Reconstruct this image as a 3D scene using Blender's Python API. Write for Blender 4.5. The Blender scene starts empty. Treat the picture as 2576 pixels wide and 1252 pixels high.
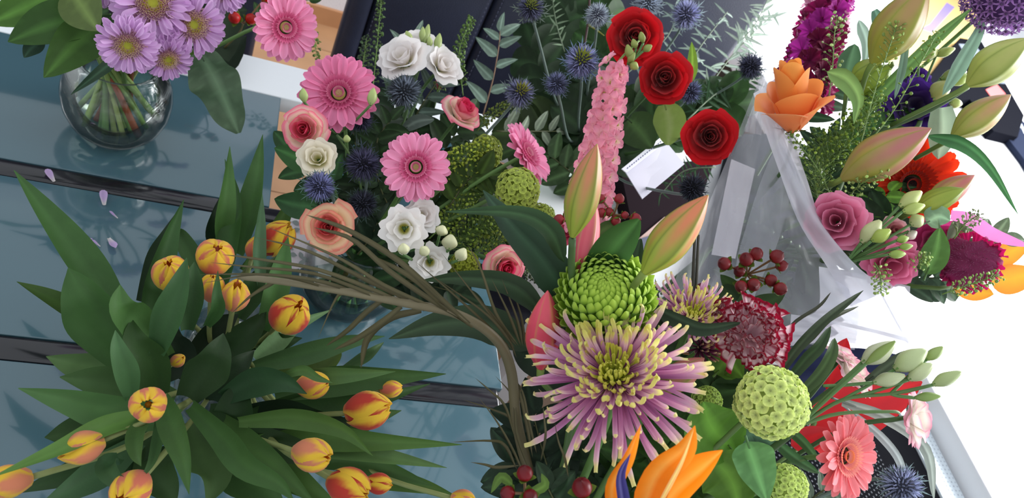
import bpy, math, random
import numpy as np
from mathutils import Matrix, Vector
random.seed(7)
PI = math.pi
# ---------------------------------------------------------------- camera
F = 1946.0
def nrm(v):
    v = np.asarray(v, float); return v / max(1e-9, np.linalg.norm(v))
_dn = nrm([-1138, 1837, 1946.]); _e1 = np.array([4412, 924, 1946.]); _e1 = nrm(_e1 - _e1.dot(_dn) * _dn)
_up = -_dn; _e2 = np.cross(_up, _e1)
R3 = np.array([_e1, _e2, _up]); EYE = np.array([0, 0, 1.70]); TZ = 0.75
cd = bpy.data.cameras.new('camera'); cam = bpy.data.objects.new('camera', cd)
bpy.context.scene.collection.objects.link(cam)
cr, cu, cb = R3 @ np.array([1, 0, 0.]), R3 @ np.array([0, -1., 0]), R3 @ np.array([0, 0, -1.])
cam.matrix_world = Matrix(((cr[0], cu[0], cb[0], 0), (cr[1], cu[1], cb[1], 0), (cr[2], cu[2], cb[2], 1.70), (0, 0, 0, 1)))
cd.sensor_width = 36; cd.lens = 36 * F / 2576; cd.clip_start = 0.02
bpy.context.scene.camera = cam
cd.dof.use_dof = True; cd.dof.focus_distance = 0.85; cd.dof.aperture_fstop = 9
# ---------------------------------------------------------------- light
sc = bpy.context.scene
sc.view_settings.view_transform = 'Standard'; sc.view_settings.look = 'None'
sc.view_settings.gamma = 1; sc.view_settings.use_curve_mapping = False
sc.view_settings.exposure = 0.40
sc.cycles.transparent_max_bounces = 40
w = bpy.data.worlds.new('world'); sc.world = w; w.use_nodes = True
w.node_tree.nodes['Background'].inputs[0].default_value = (0.90, 0.95, 1.0, 1)
w.node_tree.nodes['Background'].inputs[1].default_value = 0.78
def area(name, loc, target, sx, sy, power, col):
    l = bpy.data.lights.new(name, 'AREA'); l.shape = 'RECTANGLE'; l.size = sx; l.size_y = sy; l.energy = power; l.color = col
    o = bpy.data.objects.new(name, l); sc.collection.objects.link(o); o.location = loc
    o.rotation_euler = (Vector(target) - Vector(loc)).to_track_quat('-Z', 'Y').to_euler()
    o['label'] = 'daylight of the window'; o['category'] = 'light'; o['kind'] = 'helper'
    return o
area('window_daylight', (3.2, 1.1, 2.0), (1.0, .8, .75), 3.4, 1.5, 170, (.97, .98, 1.0))
# ---------------------------------------------------------------- placing
def A(x, y, d): return EYE + R3 @ (np.array([x - 1288, y - 626, F]) * d / F)
def dep(x, y, z):
    r = R3 @ np.array([x - 1288, y - 626, F]); return (z - 1.7) / r[2] * F
def T(x, y, z): return A(x, y, dep(x, y, z))
def facing(x, y, f):
    ray = nrm(np.array([x - 1288, y - 626, F])); zz = -ray
    xx = nrm(np.array([1, 0, 0]) - zz[0] * zz); yy = np.cross(zz, xx); yy = yy if yy[1] > 0 else -yy
    return nrm(R3 @ (xx * f[0] + yy * f[1] + zz * f[2]))
def frame(pos, z, roll=0.0):
    z = nrm(z); ref = nrm(R3 @ np.array([0, -1., 0]))
    if abs(z.dot(ref)) > .95: ref = nrm(R3 @ np.array([0, 0, -1.]))
    x = nrm(np.cross(ref, z)); y = np.cross(z, x)
    M = Matrix(((x[0], y[0], z[0], pos[0]), (x[1], y[1], z[1], pos[1]), (x[2], y[2], z[2], pos[2]), (0, 0, 0, 1)))
    return M @ Matrix.Rotation(roll, 4, 'Z')
# ---------------------------------------------------------------- objects
def new(name, data): 
    o = bpy.data.objects.new(name, data); sc.collection.objects.link(o); return o
def thing(name, label, cat, M, group=None):
    o = new(name, None); o.matrix_basis = M; o.empty_display_size = .01
    o['label'] = label; o['category'] = cat
    if group: o['group'] = group
    return o
def part(par, name, mesh, M=None, label=None, kind=None):
    o = new(name, mesh); o.parent = par
    if M is not None: o.matrix_basis = M
    if label: o['label'] = label
    if kind: o['kind'] = kind
    return o
def struct(name, mesh):
    o = new(name, mesh); o['kind'] = 'structure'; return o
def single(name, mesh, label, cat, M=None, group=None):
    o = new(name, mesh); o['label'] = label; o['category'] = cat
    if M is not None: o.matrix_basis = M
    if group: o['group'] = group
    return o
def inv(par): return par.matrix_basis.inverted()
def tree_world(o): return o.parent.matrix_basis @ o.matrix_basis if o.parent else o.matrix_basis
# ---------------------------------------------------------------- materials
def lin(c):
    c = np.asarray(c, float) / 255.0
    return np.where(c <= .04045, c / 12.92, ((c + .055) / 1.055) ** 2.4)
def mat(name, rough=.5, spec=.4, transl=0.0, noise=.12, nscale=60, bump=0., bscale=200, coat=0., metal=0., color=None, vary=.10, sheen=0):
    m = bpy.data.materials.new(name); m.use_nodes = True; nt = m.node_tree; N = nt.nodes; L = nt.links
    b = N['Principled BSDF']; b.inputs['Roughness'].default_value = rough; b.inputs['Specular IOR Level'].default_value = spec
    b.inputs['Coat Weight'].default_value = coat; b.inputs['Metallic'].default_value = metal; b.inputs['Sheen Weight'].default_value = sheen
    if color is None:
        a = N.new('ShaderNodeVertexColor'); a.layer_name = 'Col'; src = a.outputs[0]
    else:
        a = N.new('ShaderNodeRGB'); a.outputs[0].default_value = tuple(lin(color)) + (1,); src = a.outputs[0]
    tc = N.new('ShaderNodeTexCoord'); nz = N.new('ShaderNodeTexNoise'); nz.inputs['Scale'].default_value = nscale
    L.new(tc.outputs['Object'], nz.inputs['Vector'])
    oi = N.new('ShaderNodeObjectInfo')
    m1 = N.new('ShaderNodeMath'); m1.operation = 'MULTIPLY_ADD'; m1.inputs[1].default_value = noise * 2; m1.inputs[2].default_value = 1 - noise - vary
    L.new(nz.outputs[0], m1.inputs[0])
    m2 = N.new('ShaderNodeMath'); m2.operation = 'MULTIPLY_ADD'; m2.inputs[1].default_value = vary * 2
    L.new(oi.outputs['Random'], m2.inputs[0]); L.new(m1.outputs[0], m2.inputs[2])
    hv = N.new('ShaderNodeHueSaturation'); L.new(src, hv.inputs['Color']); L.new(m2.outputs[0], hv.inputs['Value'])
    L.new(hv.outputs[0], b.inputs['Base Color'])
    if bump:
        n2 = N.new('ShaderNodeTexNoise'); n2.inputs['Scale'].default_value = bscale; L.new(tc.outputs['Object'], n2.inputs['Vector'])
        bp = N.new('ShaderNodeBump'); bp.inputs['Strength'].default_value = bump; bp.inputs['Distance'].default_value = .002
        L.new(n2.outputs[0], bp.inputs['Height']); L.new(bp.outputs[0], b.inputs['Normal'])
    if transl:
        t = N.new('ShaderNodeBsdfTranslucent'); L.new(hv.outputs[0], t.inputs[0]); mx = N.new('ShaderNodeMixShader'); mx.inputs[0].default_value = transl
        L.new(b.outputs[0], mx.inputs[1]); L.new(t.outputs[0], mx.inputs[2]); L.new(mx.outputs[0], N['Material Output'].inputs[0])
    return m
M_PET = mat('petal', .65, .25, .32, .06, 90, vary=.05, sheen=.15)
M_LEAF = mat('leaf', .55, .28, .22, .16, 45, .15, 220, vary=.14)
M_WAX = mat('waxy', .38, .35, .12, .10, 50, vary=.08)
M_STEM = mat('stem', .5, .35, 0, .15, 60, vary=.08)
M_FUZZ = mat('fuzzy', .8, .2, .15, .2, 80, vary=.1)
M_GLASS = bpy.data.materials.new('clear_glass'); M_GLASS.use_nodes = True
def glassify(m, tint=(1, 1, 1), refl=.12):
    nt = m.node_tree; N = nt.nodes; L = nt.links; N.remove(N['Principled BSDF'])
    tr = N.new('ShaderNodeBsdfTransparent'); tr.inputs[0].default_value = (*tint, 1)
    gl = N.new('ShaderNodeBsdfGlossy'); gl.inputs['Roughness'].default_value = .03
    lw = N.new('ShaderNodeFresnel'); lw.inputs[0].default_value = 1.33
    mm = N.new('ShaderNodeMath'); mm.operation = 'MULTIPLY_ADD'; mm.inputs[1].default_value = .8; mm.inputs[2].default_value = refl * .12
    L.new(lw.outputs[0], mm.inputs[0]); mx = N.new('ShaderNodeMixShader')
    L.new(mm.outputs[0], mx.inputs[0]); L.new(tr.outputs[0], mx.inputs[1]); L.new(gl.outputs[0], mx.inputs[2]); L.new(mx.outputs[0], N['Material Output'].inputs[0])
glassify(M_GLASS, (.98, 1, .99))
M_WATER = bpy.data.materials.new('water'); M_WATER.use_nodes = True; glassify(M_WATER, (.95, .98, .93), .1)
def film(name, opacity, col, rough=.25, fold=1.0):
    m = bpy.data.materials.new(name); m.use_nodes = True; nt = m.node_tree; N = nt.nodes; L = nt.links
    b = N['Principled BSDF']; b.inputs['Base Color'].default_value = tuple(lin(col)) + (1,); b.inputs['Roughness'].default_value = rough
    tl = N.new('ShaderNodeBsdfTranslucent'); tl.inputs[0].default_value = tuple(lin(col)) + (1,)
    m0 = N.new('ShaderNodeMixShader'); m0.inputs[0].default_value = .5; L.new(b.outputs[0], m0.inputs[1]); L.new(tl.outputs[0], m0.inputs[2])
    tr = N.new('ShaderNodeBsdfTransparent'); mx = N.new('ShaderNodeMixShader')
    tc = N.new('ShaderNodeTexCoord'); nz = N.new('ShaderNodeTexNoise'); nz.inputs['Scale'].default_value = 14; nz.inputs['Detail'].default_value = 3
    mp = N.new('ShaderNodeMapping'); mp.inputs['Scale'].default_value = (1, .35, .6); L.new(tc.outputs['Object'], mp.inputs[0]); L.new(mp.outputs[0], nz.inputs['Vector'])
    ma = N.new('ShaderNodeMath'); ma.operation = 'MULTIPLY_ADD'; ma.inputs[1].default_value = .45 * fold; ma.inputs[2].default_value = opacity - .22 * fold; ma.use_clamp = True
    L.new(nz.outputs[0], ma.inputs[0]); L.new(ma.outputs[0], mx.inputs[0])
    bp = N.new('ShaderNodeBump'); bp.inputs['Strength'].default_value = .7; bp.inputs['Distance'].default_value = .01; L.new(nz.outputs[0], bp.inputs['Height']); L.new(bp.outputs[0], b.inputs['Normal'])
    L.new(tr.outputs[0], mx.inputs[1]); L.new(m0.outputs[0], mx.inputs[2]); L.new(mx.outputs[0], N['Material Output'].inputs[0])
    return m
M_FILM = film('clear_wrap', .34, (215, 218, 228)); M_FROST = film('frosted_wrap', .78, (232, 232, 242), .35, .5)
M_CARD = mat('card', .6, .3, 0, .02, 30, vary=0)
# ---------------------------------------------------------------- meshes
def mk(name, V, Fc, C, m, smooth=True, UV=None):
    me = bpy.data.meshes.new(name); me.from_pydata([tuple(map(float, v)) for v in V], [], [tuple(f) for f in Fc])
    C = np.asarray(C, float)
    if C.ndim == 1: C = np.tile(C, (len(V), 1))
    at = me.color_attributes.new('Col', 'FLOAT_COLOR', 'POINT')
    at.data.foreach_set('color', np.hstack([lin(C), np.ones((len(V), 1))]).astype('f4').ravel())
    me.materials.append(m)
    if smooth: me.polygons.foreach_set('use_smooth', [True] * len(me.polygons))
    me.update(); return me
class G:
    """collects shapes into one mesh"""
    def __init__(s): s.V = []; s.F = []; s.C = []
    def add(s, V, Fc, C, M=None):
        o = len(s.V); V = [Vector(v) for v in V]
        if M is not None: V = [M @ v for v in V]
        s.V += V; s.F += [tuple(i + o for i in f) for f in Fc]
        C = np.asarray(C, float); s.C += list(C) if C.ndim == 2 else [C] * len(V)
    def mesh(s, name, m, smooth=True): return mk(name, s.V, s.F, np.array(s.C), m, smooth)
def mixc(a, b, t):
    t = max(0., min(1., t)); return tuple(a[i] * (1 - t) + b[i] * t for i in range(3))
def ramp(stops):
    def f(u, v):
        for (p, c), (q, e) in zip(stops, stops[1:]):
            if v <= q: return mixc(c, e, (v - p) / max(1e-6, q - p))
        return stops[-1][1]
    return f
def patch(f, nu, nv, cf):
    V = []; C = []
    for j in range(nv + 1):
        for i in range(nu + 1):
            u = 2 * i / nu - 1; v = j / nv; V.append(f(u, v)); C.append(cf(u, v))
    Fc = [(j * (nu + 1) + i, j * (nu + 1) + i + 1, (j + 1) * (nu + 1) + i + 1, (j + 1) * (nu + 1) + i) for j in range(nv) for i in range(nu)]
    return V, Fc, np.array(C, float)
SH = {
 'oval': lambda v: math.sin(PI * min(1, v * .93 + .07)) ** .6 if v < .999 else .12,
 'spoon': lambda v: (.42 + .58 * min(1, v * 1.6) ** 1.1) * (math.sqrt(max(0, 1 - ((v - .75) / .26) ** 2)) if v > .75 else 1),
 'lance': lambda v: (min(1, v * 4) ** .6) * (1 - v ** 2.2) ** .9 if v < .999 else .02,
 'tulip': lambda v: (.45 + .55 * math.sin(min(1, v * 1.9) * PI / 2)) * (1 - max(0, v - .3) ** 1.5 * 1.69) if v < .999 else .02,
 'strap': lambda v: (.7 + .3 * min(1, v * 3)) * (1 - v ** 5) ** .8 if v < .999 else .03,
 'broad': lambda v: (math.sin(PI * (v ** .72)) ** .75 if 0 < v < .985 else .02),
 'fan': lambda v: .18 + .95 * v ** 1.3,
 'tube': lambda v: (.75 + .25 * v) * (1 if v < .93 else .7),
 'jag': lambda v: (1 - v) * (.55 + .45 * (1 if int(v * 10) % 2 == 0 else .1)) + .02,
}
def blade(L=1, W=.2, shape='oval', bend=0, p=1, a0=0, cup=0, ruf=0, fr=6, notch=0, twist=0, nu=4, nv=8, cf=None, fold=0):
    ys = [0.]; zs = [0.]; n = 40
    for k in range(n):
        a = a0 + bend * ((k + .5) / n) ** p; ys.append(ys[-1] + L / n * math.cos(a)); zs.append(zs[-1] + L / n * math.sin(a))
    sh = SH[shape]
    def f(u, v):
        t = v * n; k = min(n - 1, int(t)); q = t - k; y = ys[k] + (ys[k + 1] - ys[k]) * q; z = zs[k] + (zs[k + 1] - zs[k]) * q
        a = a0 + bend * v ** p; hw = W / 2 * sh(v); x = u * hw
        h = cup * hw * u * u + fold * hw * abs(u) + ruf * math.sin(u * fr + v * 3) * v ** 2
        if notch: y -= notch * L * abs(math.cos(u * PI * 1.5)) * 0 + (notch * L * u * u if v > .8 else 0)
        if twist:
            ca, sa = math.cos(twist * v), math.sin(twist * v); x, h = x * ca - h * sa, x * sa + h * ca
        return (x, y - h * math.sin(a), z + h * math.cos(a))
    return patch(f, nu, nv, cf)
def lathe(prof, n=16, cf=None, lobes=0, ldepth=0, c=(200, 200, 200)):
    V = []; C = []; m = len(prof)
    for j, (r, z) in enumerate(prof):
        for i in range(n):
            a = 2 * PI * i / n; k = 1 + ldepth * math.cos(lobes * a) if lobes else 1
            V.append((r * k * math.cos(a), r * k * math.sin(a), z)); C.append(cf(a, j / (m - 1)) if cf else c)
    Fc = [(j * n + i, j * n + (i + 1) % n, (j + 1) * n + (i + 1) % n, (j + 1) * n + i) for j in range(m - 1) for i in range(n)]
    return V, Fc, np.array(C, float)
def ball(r=1, n=12, m=8, c=(200, 0, 0), sz=1, cf=None):
    return lathe([(max(.001, r * math.sin(PI * j / m)), -r * sz * math.cos(PI * j / m)) for j in range(m + 1)], n, cf, c=c)
def crom(P, n):
    P = [np.asarray(p, float) for p in P]
    if len(P) == 2: return [P[0] + (P[1] - P[0]) * i / n for i in range(n + 1)]
    Q = [2 * P[0] - P[1]] + P + [2 * P[-1] - P[-2]]; out = []
    S = len(P) - 1
    for i in range(n + 1):
        t = i / n * S; k = min(S - 1, int(t)); t -= k; a, b, c, d = Q[k:k + 4]
        out.append(.5 * ((2 * b) + (c - a) * t + (2 * a - 5 * b + 4 * c - d) * t * t + (-a + 3 * b - 3 * c + d) * t ** 3))
    return out
def tube(P, r0, r1=None, n=6, seg=None, c=(90, 120, 60), c2=None, cap=True, smooth=True):
    r1 = r0 if r1 is None else r1; c2 = c2 or c
    pts = crom(P, seg or max(6, 5 * (len(P) - 1))) if smooth else [np.asarray(p, float) for p in P]
    V = []; C = []; m = len(pts); x = None
    for j, q in enumerate(pts):
        t = nrm(pts[min(m - 1, j + 1)] - pts[max(0, j - 1)])
        if x is None: x = np.cross(t, [0, 0, 1.] if abs(t[2]) < .9 else [1., 0, 0])
        x = nrm(x - x.dot(t) * t); y = np.cross(t, x); f = j / (m - 1); r = r0 + (r1 - r0) * f
        for i in range(n):
            a = 2 * PI * i / n; V.append(q + r * (math.cos(a) * x + math.sin(a) * y)); C.append(mixc(c, c2, f))
    Fc = [(j * n + i, j * n + (i + 1) % n, (j + 1) * n + (i + 1) % n, (j + 1) * n + i) for j in range(m - 1) for i in range(n)]
    if cap: Fc += [tuple(range(n))[::-1], tuple(range((m - 1) * n, m * n))]
    return V, Fc, np.array(C, float)
def M_loc(x=0, y=0, z=0): return Matrix.Translation((x, y, z))
def Rz(a): return Matrix.Rotation(a, 4, 'Z')
def Rx(a): return Matrix.Rotation(a, 4, 'X')
def Ry(a): return Matrix.Rotation(a, 4, 'Y')
def Sc(s): return Matrix.Scale(s, 4)
def P(*a): return mk(a[0], *a[1], a[2])
_cache = {}
def cached(key, fn):
    if key not in _cache: _cache[key] = fn()
    return _cache[key]
def wtube(par, name, pts, r0, r1=None, c=(90, 120, 60), c2=None, n=7, m=None, label=None, seg=None):
    V, Fc, C = tube(pts, r0, r1, n, seg, c, c2); I = inv(par)
    return part(par, name, mk(name, [I @ Vector(v) for v in V], Fc, C, m or M_STEM), label=label)
def wleaf(par, pts, W, cf, roll=0, shape='tulip', cup=.35, nv=14, nu=4, wave=0, name='leaf', label=None, m=None, twist=0):
    """a leaf along world points; W width in m"""
    S = crom(pts, nv); I = inv(par) if par else Matrix(); V = []; C = []; sh = SH[shape]
    for j, q in enumerate(S):
        t = nrm(S[min(nv, j + 1)] - S[max(0, j - 1)]); toc = nrm(EYE - q); up = nrm(toc - toc.dot(t) * t); x = np.cross(t, up)
        a = roll + twist * j / nv; n_ = up * math.cos(a) + x * math.sin(a); x = np.cross(t, n_); v = j / nv; hw = W / 2 * sh(v)
        for i in range(nu + 1):
            u = 2 * i / nu - 1
            V.append(I @ Vector(q + x * u * hw + n_ * (cup * hw * (u * u - .3) + wave * hw * math.sin(v * 14 + u * 2) * abs(u)))); C.append(cf(u, v))
    Fc = [(j * (nu + 1) + i, j * (nu + 1) + i + 1, (j + 1) * (nu + 1) + i + 1, (j + 1) * (nu + 1) + i) for j in range(nv) for i in range(nu)]
    me = mk(name, V, Fc, np.array(C), m or M_LEAF)
    return part(par, name, me, label=label)
def leafcol(base, mid=None, tip=None):
    mid = mid or tuple(min(255, c * 1.18 + 6) for c in base); tip = tip or base
    def f(u, v):
        c = mixc(base, mid, max(0, 1 - abs(u) * 6)); return mixc(c, tip, max(0, v * 1.4 - .5))
    return f
def stem_pts(par, anchor, foot=None, back=.04):
    M = par.matrix_basis; p = np.array(M.translation); z = np.array(M.col[2][:3]); a = np.asarray(anchor, float)
    q = p - z * back + (a - p) * .12; pts = [p, q, (q + a) / 2 - np.array([0, 0, min(.035, np.linalg.norm(q - a) * .15)]), a]
    if foot is not None: pts.append(np.asarray(foot, float))
    return pts
def stem(par, anchor, r=.0025, c=(84, 118, 58), foot=None, name='stem', back=.04, start=0):
    pts = stem_pts(par, anchor, foot, back)
    if start: pts[0] = pts[0] + np.array(par.matrix_basis.col[2][:3]) * start
    return wtube(par, name, pts, r, r, c)
def lump(name, pos, r, c, m, sz=1): return mk(name, *ball(r, 14, 10, c, sz), m)
def fib(n, zmin=-1., zmax=1.):
    out = []
    for i in range(n):
        z = zmax - (zmax - zmin) * (i + .5) / n; a = i * 2.399963; r = math.sqrt(max(0, 1 - z * z)); out.append((r * math.cos(a), r * math.sin(a), z))
    return out
def mat_dir(d, pos, roll=0):
    z = nrm(d); ref = np.array([0, 0, 1.]) if abs(z[2]) < .95 else np.array([1., 0, 0]); x = nrm(np.cross(ref, z)); y = np.cross(z, x)
    return Matrix(((x[0], y[0], z[0], pos[0]), (x[1], y[1], z[1], pos[1]), (x[2], y[2], z[2], pos[2]), (0, 0, 0, 1))) @ Rz(roll)
# ================================================================ flower kinds (unit sized meshes, scaled per flower)
def gerbera(px, py, d, diam, f, anchor, label, key, outer, inner, disc, n1=22, foot=None, ring=(250, 206, 206), droop=0, group=None, roll=0, w=1.0):
    R = diam / 2 * d / F; t = thing('gerbera', label, 'flower', frame(A(px, py, d), facing(px, py, f), roll), group)
    pk = [cached(('gp', key, k, w), lambda k=k: mk('petal', *blade(.80, .265 * w, 'spoon', [-.15, .1, -.3, .2][k], 1, [.1, .05, .18, .0][k], .45, ruf=.01, nu=4, nv=9, cf=lambda u, v: mixc(mixc(inner, outer, v * 2.2), tuple(min(255, c * 1.07) for c in outer), abs(u))), M_PET)) for k in range(4)]
    rng = random.Random(px)
    for row, (n, z, e, s) in enumerate(((n1, 0, .02, 1.0), (n1 - 2, .035, .16, .93))):
        for i in range(n):
            a = 2 * PI * (i + .5 * row) / n + rng.uniform(-.06, .06)
            part(t, 'petal', pk[rng.randrange(4)], Rz(a) @ M_loc(0, .2 * R, z * R) @ Rx(e + droop + rng.uniform(-.07, .07)) @ Ry(rng.uniform(-.25, .25)) @ Sc(R * s * rng.uniform(.94, 1.02)))
    def inn():
        g = G()
        for k, (n, r, L, e) in enumerate(((34, .34, .27, .18), (34, .27, .24, .42), (30, .20, .17, .7), (24, .09, .12, .85))):
            b = blade(L, .085, 'oval', .45, 1, 0, .5, nu=2, nv=4, cf=lambda u, v: mixc(inner, outer, v * .8) if k == 0 else mixc(inner, ring, v * (.3 if k == 1 else .5 if k == 2 else .8)))
            for i in range(n): g.add(*b, Rz(2 * PI * (i + .37 * k) / n) @ M_loc(0, r, .03 + .018 * k) @ Rx(e))
        return g.mesh('inner_florets', M_PET)
    part(t, 'inner_florets', cached(('gi', key), inn), Sc(R), kind='stuff')
    def dsc():
        g = G(); g.add(*lathe([(.001, .075), (.05, .08), (.085, .07), (.11, .05), (.14, .03), (.16, .0), (.001, -.1)], 20, c=disc))
        for q in fib(60, .55, 1): g.add(*ball(.012, 5, 3, mixc(disc, ring, random.random())), M_loc(q[0] * .11, q[1] * .11, .03 + q[2] * .07))
        return g.mesh('disc', M_PET)
    part(t, 'disc', cached(('gd', key), dsc), Sc(R))
    part(t, 'calyx', cached('gcal', lambda: mk('calyx', *lathe([(.02, -.22), (.1, -.16), (.2, -.05), (.22, .0)], 14, c=(80, 110, 60)), M_STEM)), Sc(R))
    stem(t, anchor, .0028, (96, 130, 70), foot); return t
def cupf(R, H, half, flare, curl, ruf=0, point=0):
    def f(u, v):
        s = min(1, .45 + v * 1.3) * (1 - .22 * v ** 6); a = u * half * s
        r = R * (.3 + .7 * math.sin(min(v * 1.35, 1) * PI / 2)) + flare * v ** 3 + ruf * math.sin(u * 5 + R * 20) * v ** 3
        z = H * v * (1 - (.14 + point) * u * u * v) - curl * v ** 5
        return (r * math.sin(a), r * math.cos(a), z)
    return f
ROSE = [(2, .05, .98, 2.6, .0, 0), (3, .13, 1.02, 1.9, .01, 0), (3, .23, 1.03, 1.5, .02, 0), (4, .34, 1.0, 1.15, .04, .02), (4, .46, .95, 1.0, .09, .06), (5, .57, .86, .85, .2, .14), (5, .64, .70, .85, .36, .26)]
LISI = [(3, .22, .75, 1.5, .05, 0), (4, .36, .8, 1.15, .15, .02), (5, .5, .74, .95, .3, .08), (5, .58, .62, .85, .42, .18)]
def rosette(name, px, py, d, diam, f, anchor, label, key, cols, spec, ruf=.012, foot=None, hs=.95, group=None, green=(70, 100, 55), sepals=True, roll=0, cat='flower', point=0., back=.05):
    R = diam / 2 * d / F * 1.02; t = thing(name, label, cat, frame(A(px, py, d), facing(px, py, f), roll), group); rng = random.Random(px + py)
    for k, (n, r, H, half, fl, cu) in enumerate(spec):
        q = k / (len(spec) - 1)
        me = [cached((name, key, k, j), lambda: mk('petal', *patch(cupf(r, H * hs, half, fl, cu, ruf * (.5 + q * 2), point), 8, 8, lambda u, v: cols(u, v, q)), M_PET)) for j in (0,)]
        for i in range(n):
            part(t, 'petal', me[0], Rz(2 * PI * i / n + k * 1.1 + rng.uniform(-.12, .12)) @ M_loc(0, 0, -.45 * R) @ Rx(rng.uniform(-.06, .06) - .06 * (q > .8)) @ Sc(R * rng.uniform(.93, 1.07)))
    if sepals:
        sm = cached(('sep', green), lambda: mk('sepal', *blade(.55, .16, 'lance', .3, 1, -.1, .3, nu=2, nv=5, cf=lambda u, v: green), M_LEAF))
        for i in range(5): part(t, 'sepal', sm, Rz(i * 2 * PI / 5 + .3) @ M_loc(0, .12 * R, -.45 * R) @ Rx(.25) @ Sc(R))
    stem(t, anchor, .0026, green, foot, start=-.42 * R, back=back); return t
def two(a, b, edge=None, e0=.7):
    def c(u, v, q):
        x = mixc(a, b, q); 
        if edge: x = mixc(x, edge, (max(v, abs(u) * .95) - e0) / (1 - e0) * 1.1)
        return x
    return c
def tulip_mesh(kind):
    def f(u, v):
        a = u * 1.12 * min(1, .5 + v * 1.6) * (1 - .42 * v ** 7); r = .5 * math.sin(PI * (.13 + .845 * v)) ** .62 * (1 + .05 * (1 - u * u)) - (.0 if kind == 0 else .035)
        z = 1.28 * v ** .92 * (1 - .10 * u * u * v); return (r * math.sin(a), r * math.cos(a), z)
    ye, re, pk = (244, 206, 62), (200, 66, 52), (222, 124, 98)
    fl = {0: re, 1: pk, 2: (226, 144, 108)}[kind % 3]
    def cf(u, v):
        w_ = .80 * (1 - v ** 2.2) + .02; m = 1 - abs(u) / max(.05, w_); c = mixc(ye, fl, m * 2.6 if v < .8 else m * 1.4)
        return mixc(c, (228, 190, 90), max(0, .10 - v) * 6)
    return mk('petal', *patch(f, 8, 10, cf), M_PET)
def tulip(px, py, z, wpx, f, anchor, label, kind=0, open_=0, lab=None):
    d = dep(px, py, z); R = wpx * d / F; zz = facing(px, py, f); pos = A(px, py, d) - zz * R * .62
    t = thing('tulip', label, 'tulip', frame(pos, zz, random.random() * 6)); me = cached(('tul', kind), lambda: tulip_mesh(kind)); me2 = cached(('tul', kind + 3), lambda: tulip_mesh(kind + 3))
    for i in range(6):
        part(t, 'petal', (me, me2)[i % 2], Rz(i * PI / 3 + random.uniform(-.06, .06)) @ Rx(-open_ - (.04 if i % 2 == 0 else 0)) @ Sc(R * (1.0 if i % 2 == 0 else .97)))
    part(t, 'pistil', cached('tpis', lambda: mk('pistil', *lathe([(.001, .1), (.06, .15), (.06, .55), (.1, .62), (.001, .68)], 8, c=(180, 170, 70)), M_STEM)), Sc(R))
    stem(t, anchor, .0030, (128, 138, 84), back=.06); return t
def mum(px, py, d, diam, f, anchor, label, foot=None):
    R = diam / 2 * d / F; t = thing('chrysanthemum', label, 'flower', frame(A(px, py, d), facing(px, py, f), px), 'lilac chrysanthemums'); rng = random.Random(px)
    li, dk = (214, 168, 218), (176, 110, 176)
    pk = [cached(('mp', k), lambda k=k: mk('petal', *blade(.66, .21, 'spoon', [-.3, .3, -.7][k], 1, [.1, .0, .2][k], .9, nu=4, nv=7, cf=lambda u, v: mixc(mixc(dk, li, v * 2), (232, 200, 236), abs(u) * .6)), M_PET)) for k in range(3)]
    for row, (n, z, e, s) in enumerate(((21, -.04, -.12, 1.02), (20, .02, .12, .95), (18, .07, .38, .84))):
        for i in range(n): part(t, 'petal', pk[rng.randrange(3)], Rz(2 * PI * (i + .5 * row) / n + rng.uniform(-.1, .1)) @ M_loc(0, .33 * R, z * R) @ Rx(e + rng.uniform(-.15, .15)) @ Ry(rng.uniform(-.4, .4)) @ Sc(R * s * rng.uniform(.88, 1.04)))
    def inn():
        g = G(); rr = random.Random(3)
        for i in range(230):
            q = math.sqrt((i + 12) / 242); a = i * 2.39996; c = mixc((214, 196, 110), (214, 160, 194), (q - .35) * 3); r = .50 * q
            V, Fc, C = lathe([(.012, 0), (.02, .07), (.03, .11)], 5, c=c); C[-5:] = (246, 226, 206) if q > .38 else (214, 204, 96)
            g.add(V, Fc, C, Rz(a) @ M_loc(0, r, .12 - .12 * q * q) @ Rx(-q * .7 + rr.uniform(-.2, .2)))
        return g.mesh('tube_florets', M_PET)
    part(t, 'tube_florets', cached('mumin', inn), Sc(R), kind='stuff')
    part(t, 'disc', cached('mumd', lambda: mk('disc', *lathe([(.001, .15), (.1, .16), (.18, .13), (.42, .06), (.46, 0), (.2, -.12), (.001, -.2)], 18, cf=lambda a, v: (168, 168, 60) if v < .3 else (192, 138, 160)), M_FUZZ)), Sc(R))
    stem(t, anchor, .0025, (110, 140, 80), foot); return t
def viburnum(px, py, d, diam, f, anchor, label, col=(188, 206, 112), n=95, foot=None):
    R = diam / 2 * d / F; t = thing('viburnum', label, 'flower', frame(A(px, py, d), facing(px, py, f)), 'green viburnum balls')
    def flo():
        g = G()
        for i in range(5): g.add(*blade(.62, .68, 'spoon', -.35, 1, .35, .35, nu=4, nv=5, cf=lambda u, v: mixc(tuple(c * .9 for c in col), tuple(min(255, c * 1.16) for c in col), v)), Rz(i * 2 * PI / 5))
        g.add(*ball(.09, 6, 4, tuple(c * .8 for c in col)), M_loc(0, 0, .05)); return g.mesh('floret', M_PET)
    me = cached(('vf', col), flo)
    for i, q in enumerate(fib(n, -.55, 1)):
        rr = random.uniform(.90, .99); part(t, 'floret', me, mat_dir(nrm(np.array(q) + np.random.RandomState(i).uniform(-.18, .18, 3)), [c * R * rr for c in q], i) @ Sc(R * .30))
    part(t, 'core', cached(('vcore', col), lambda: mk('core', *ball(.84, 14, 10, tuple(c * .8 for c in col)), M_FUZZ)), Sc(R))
    stem(t, anchor, .0028, (92, 120, 66), foot); return t
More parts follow.
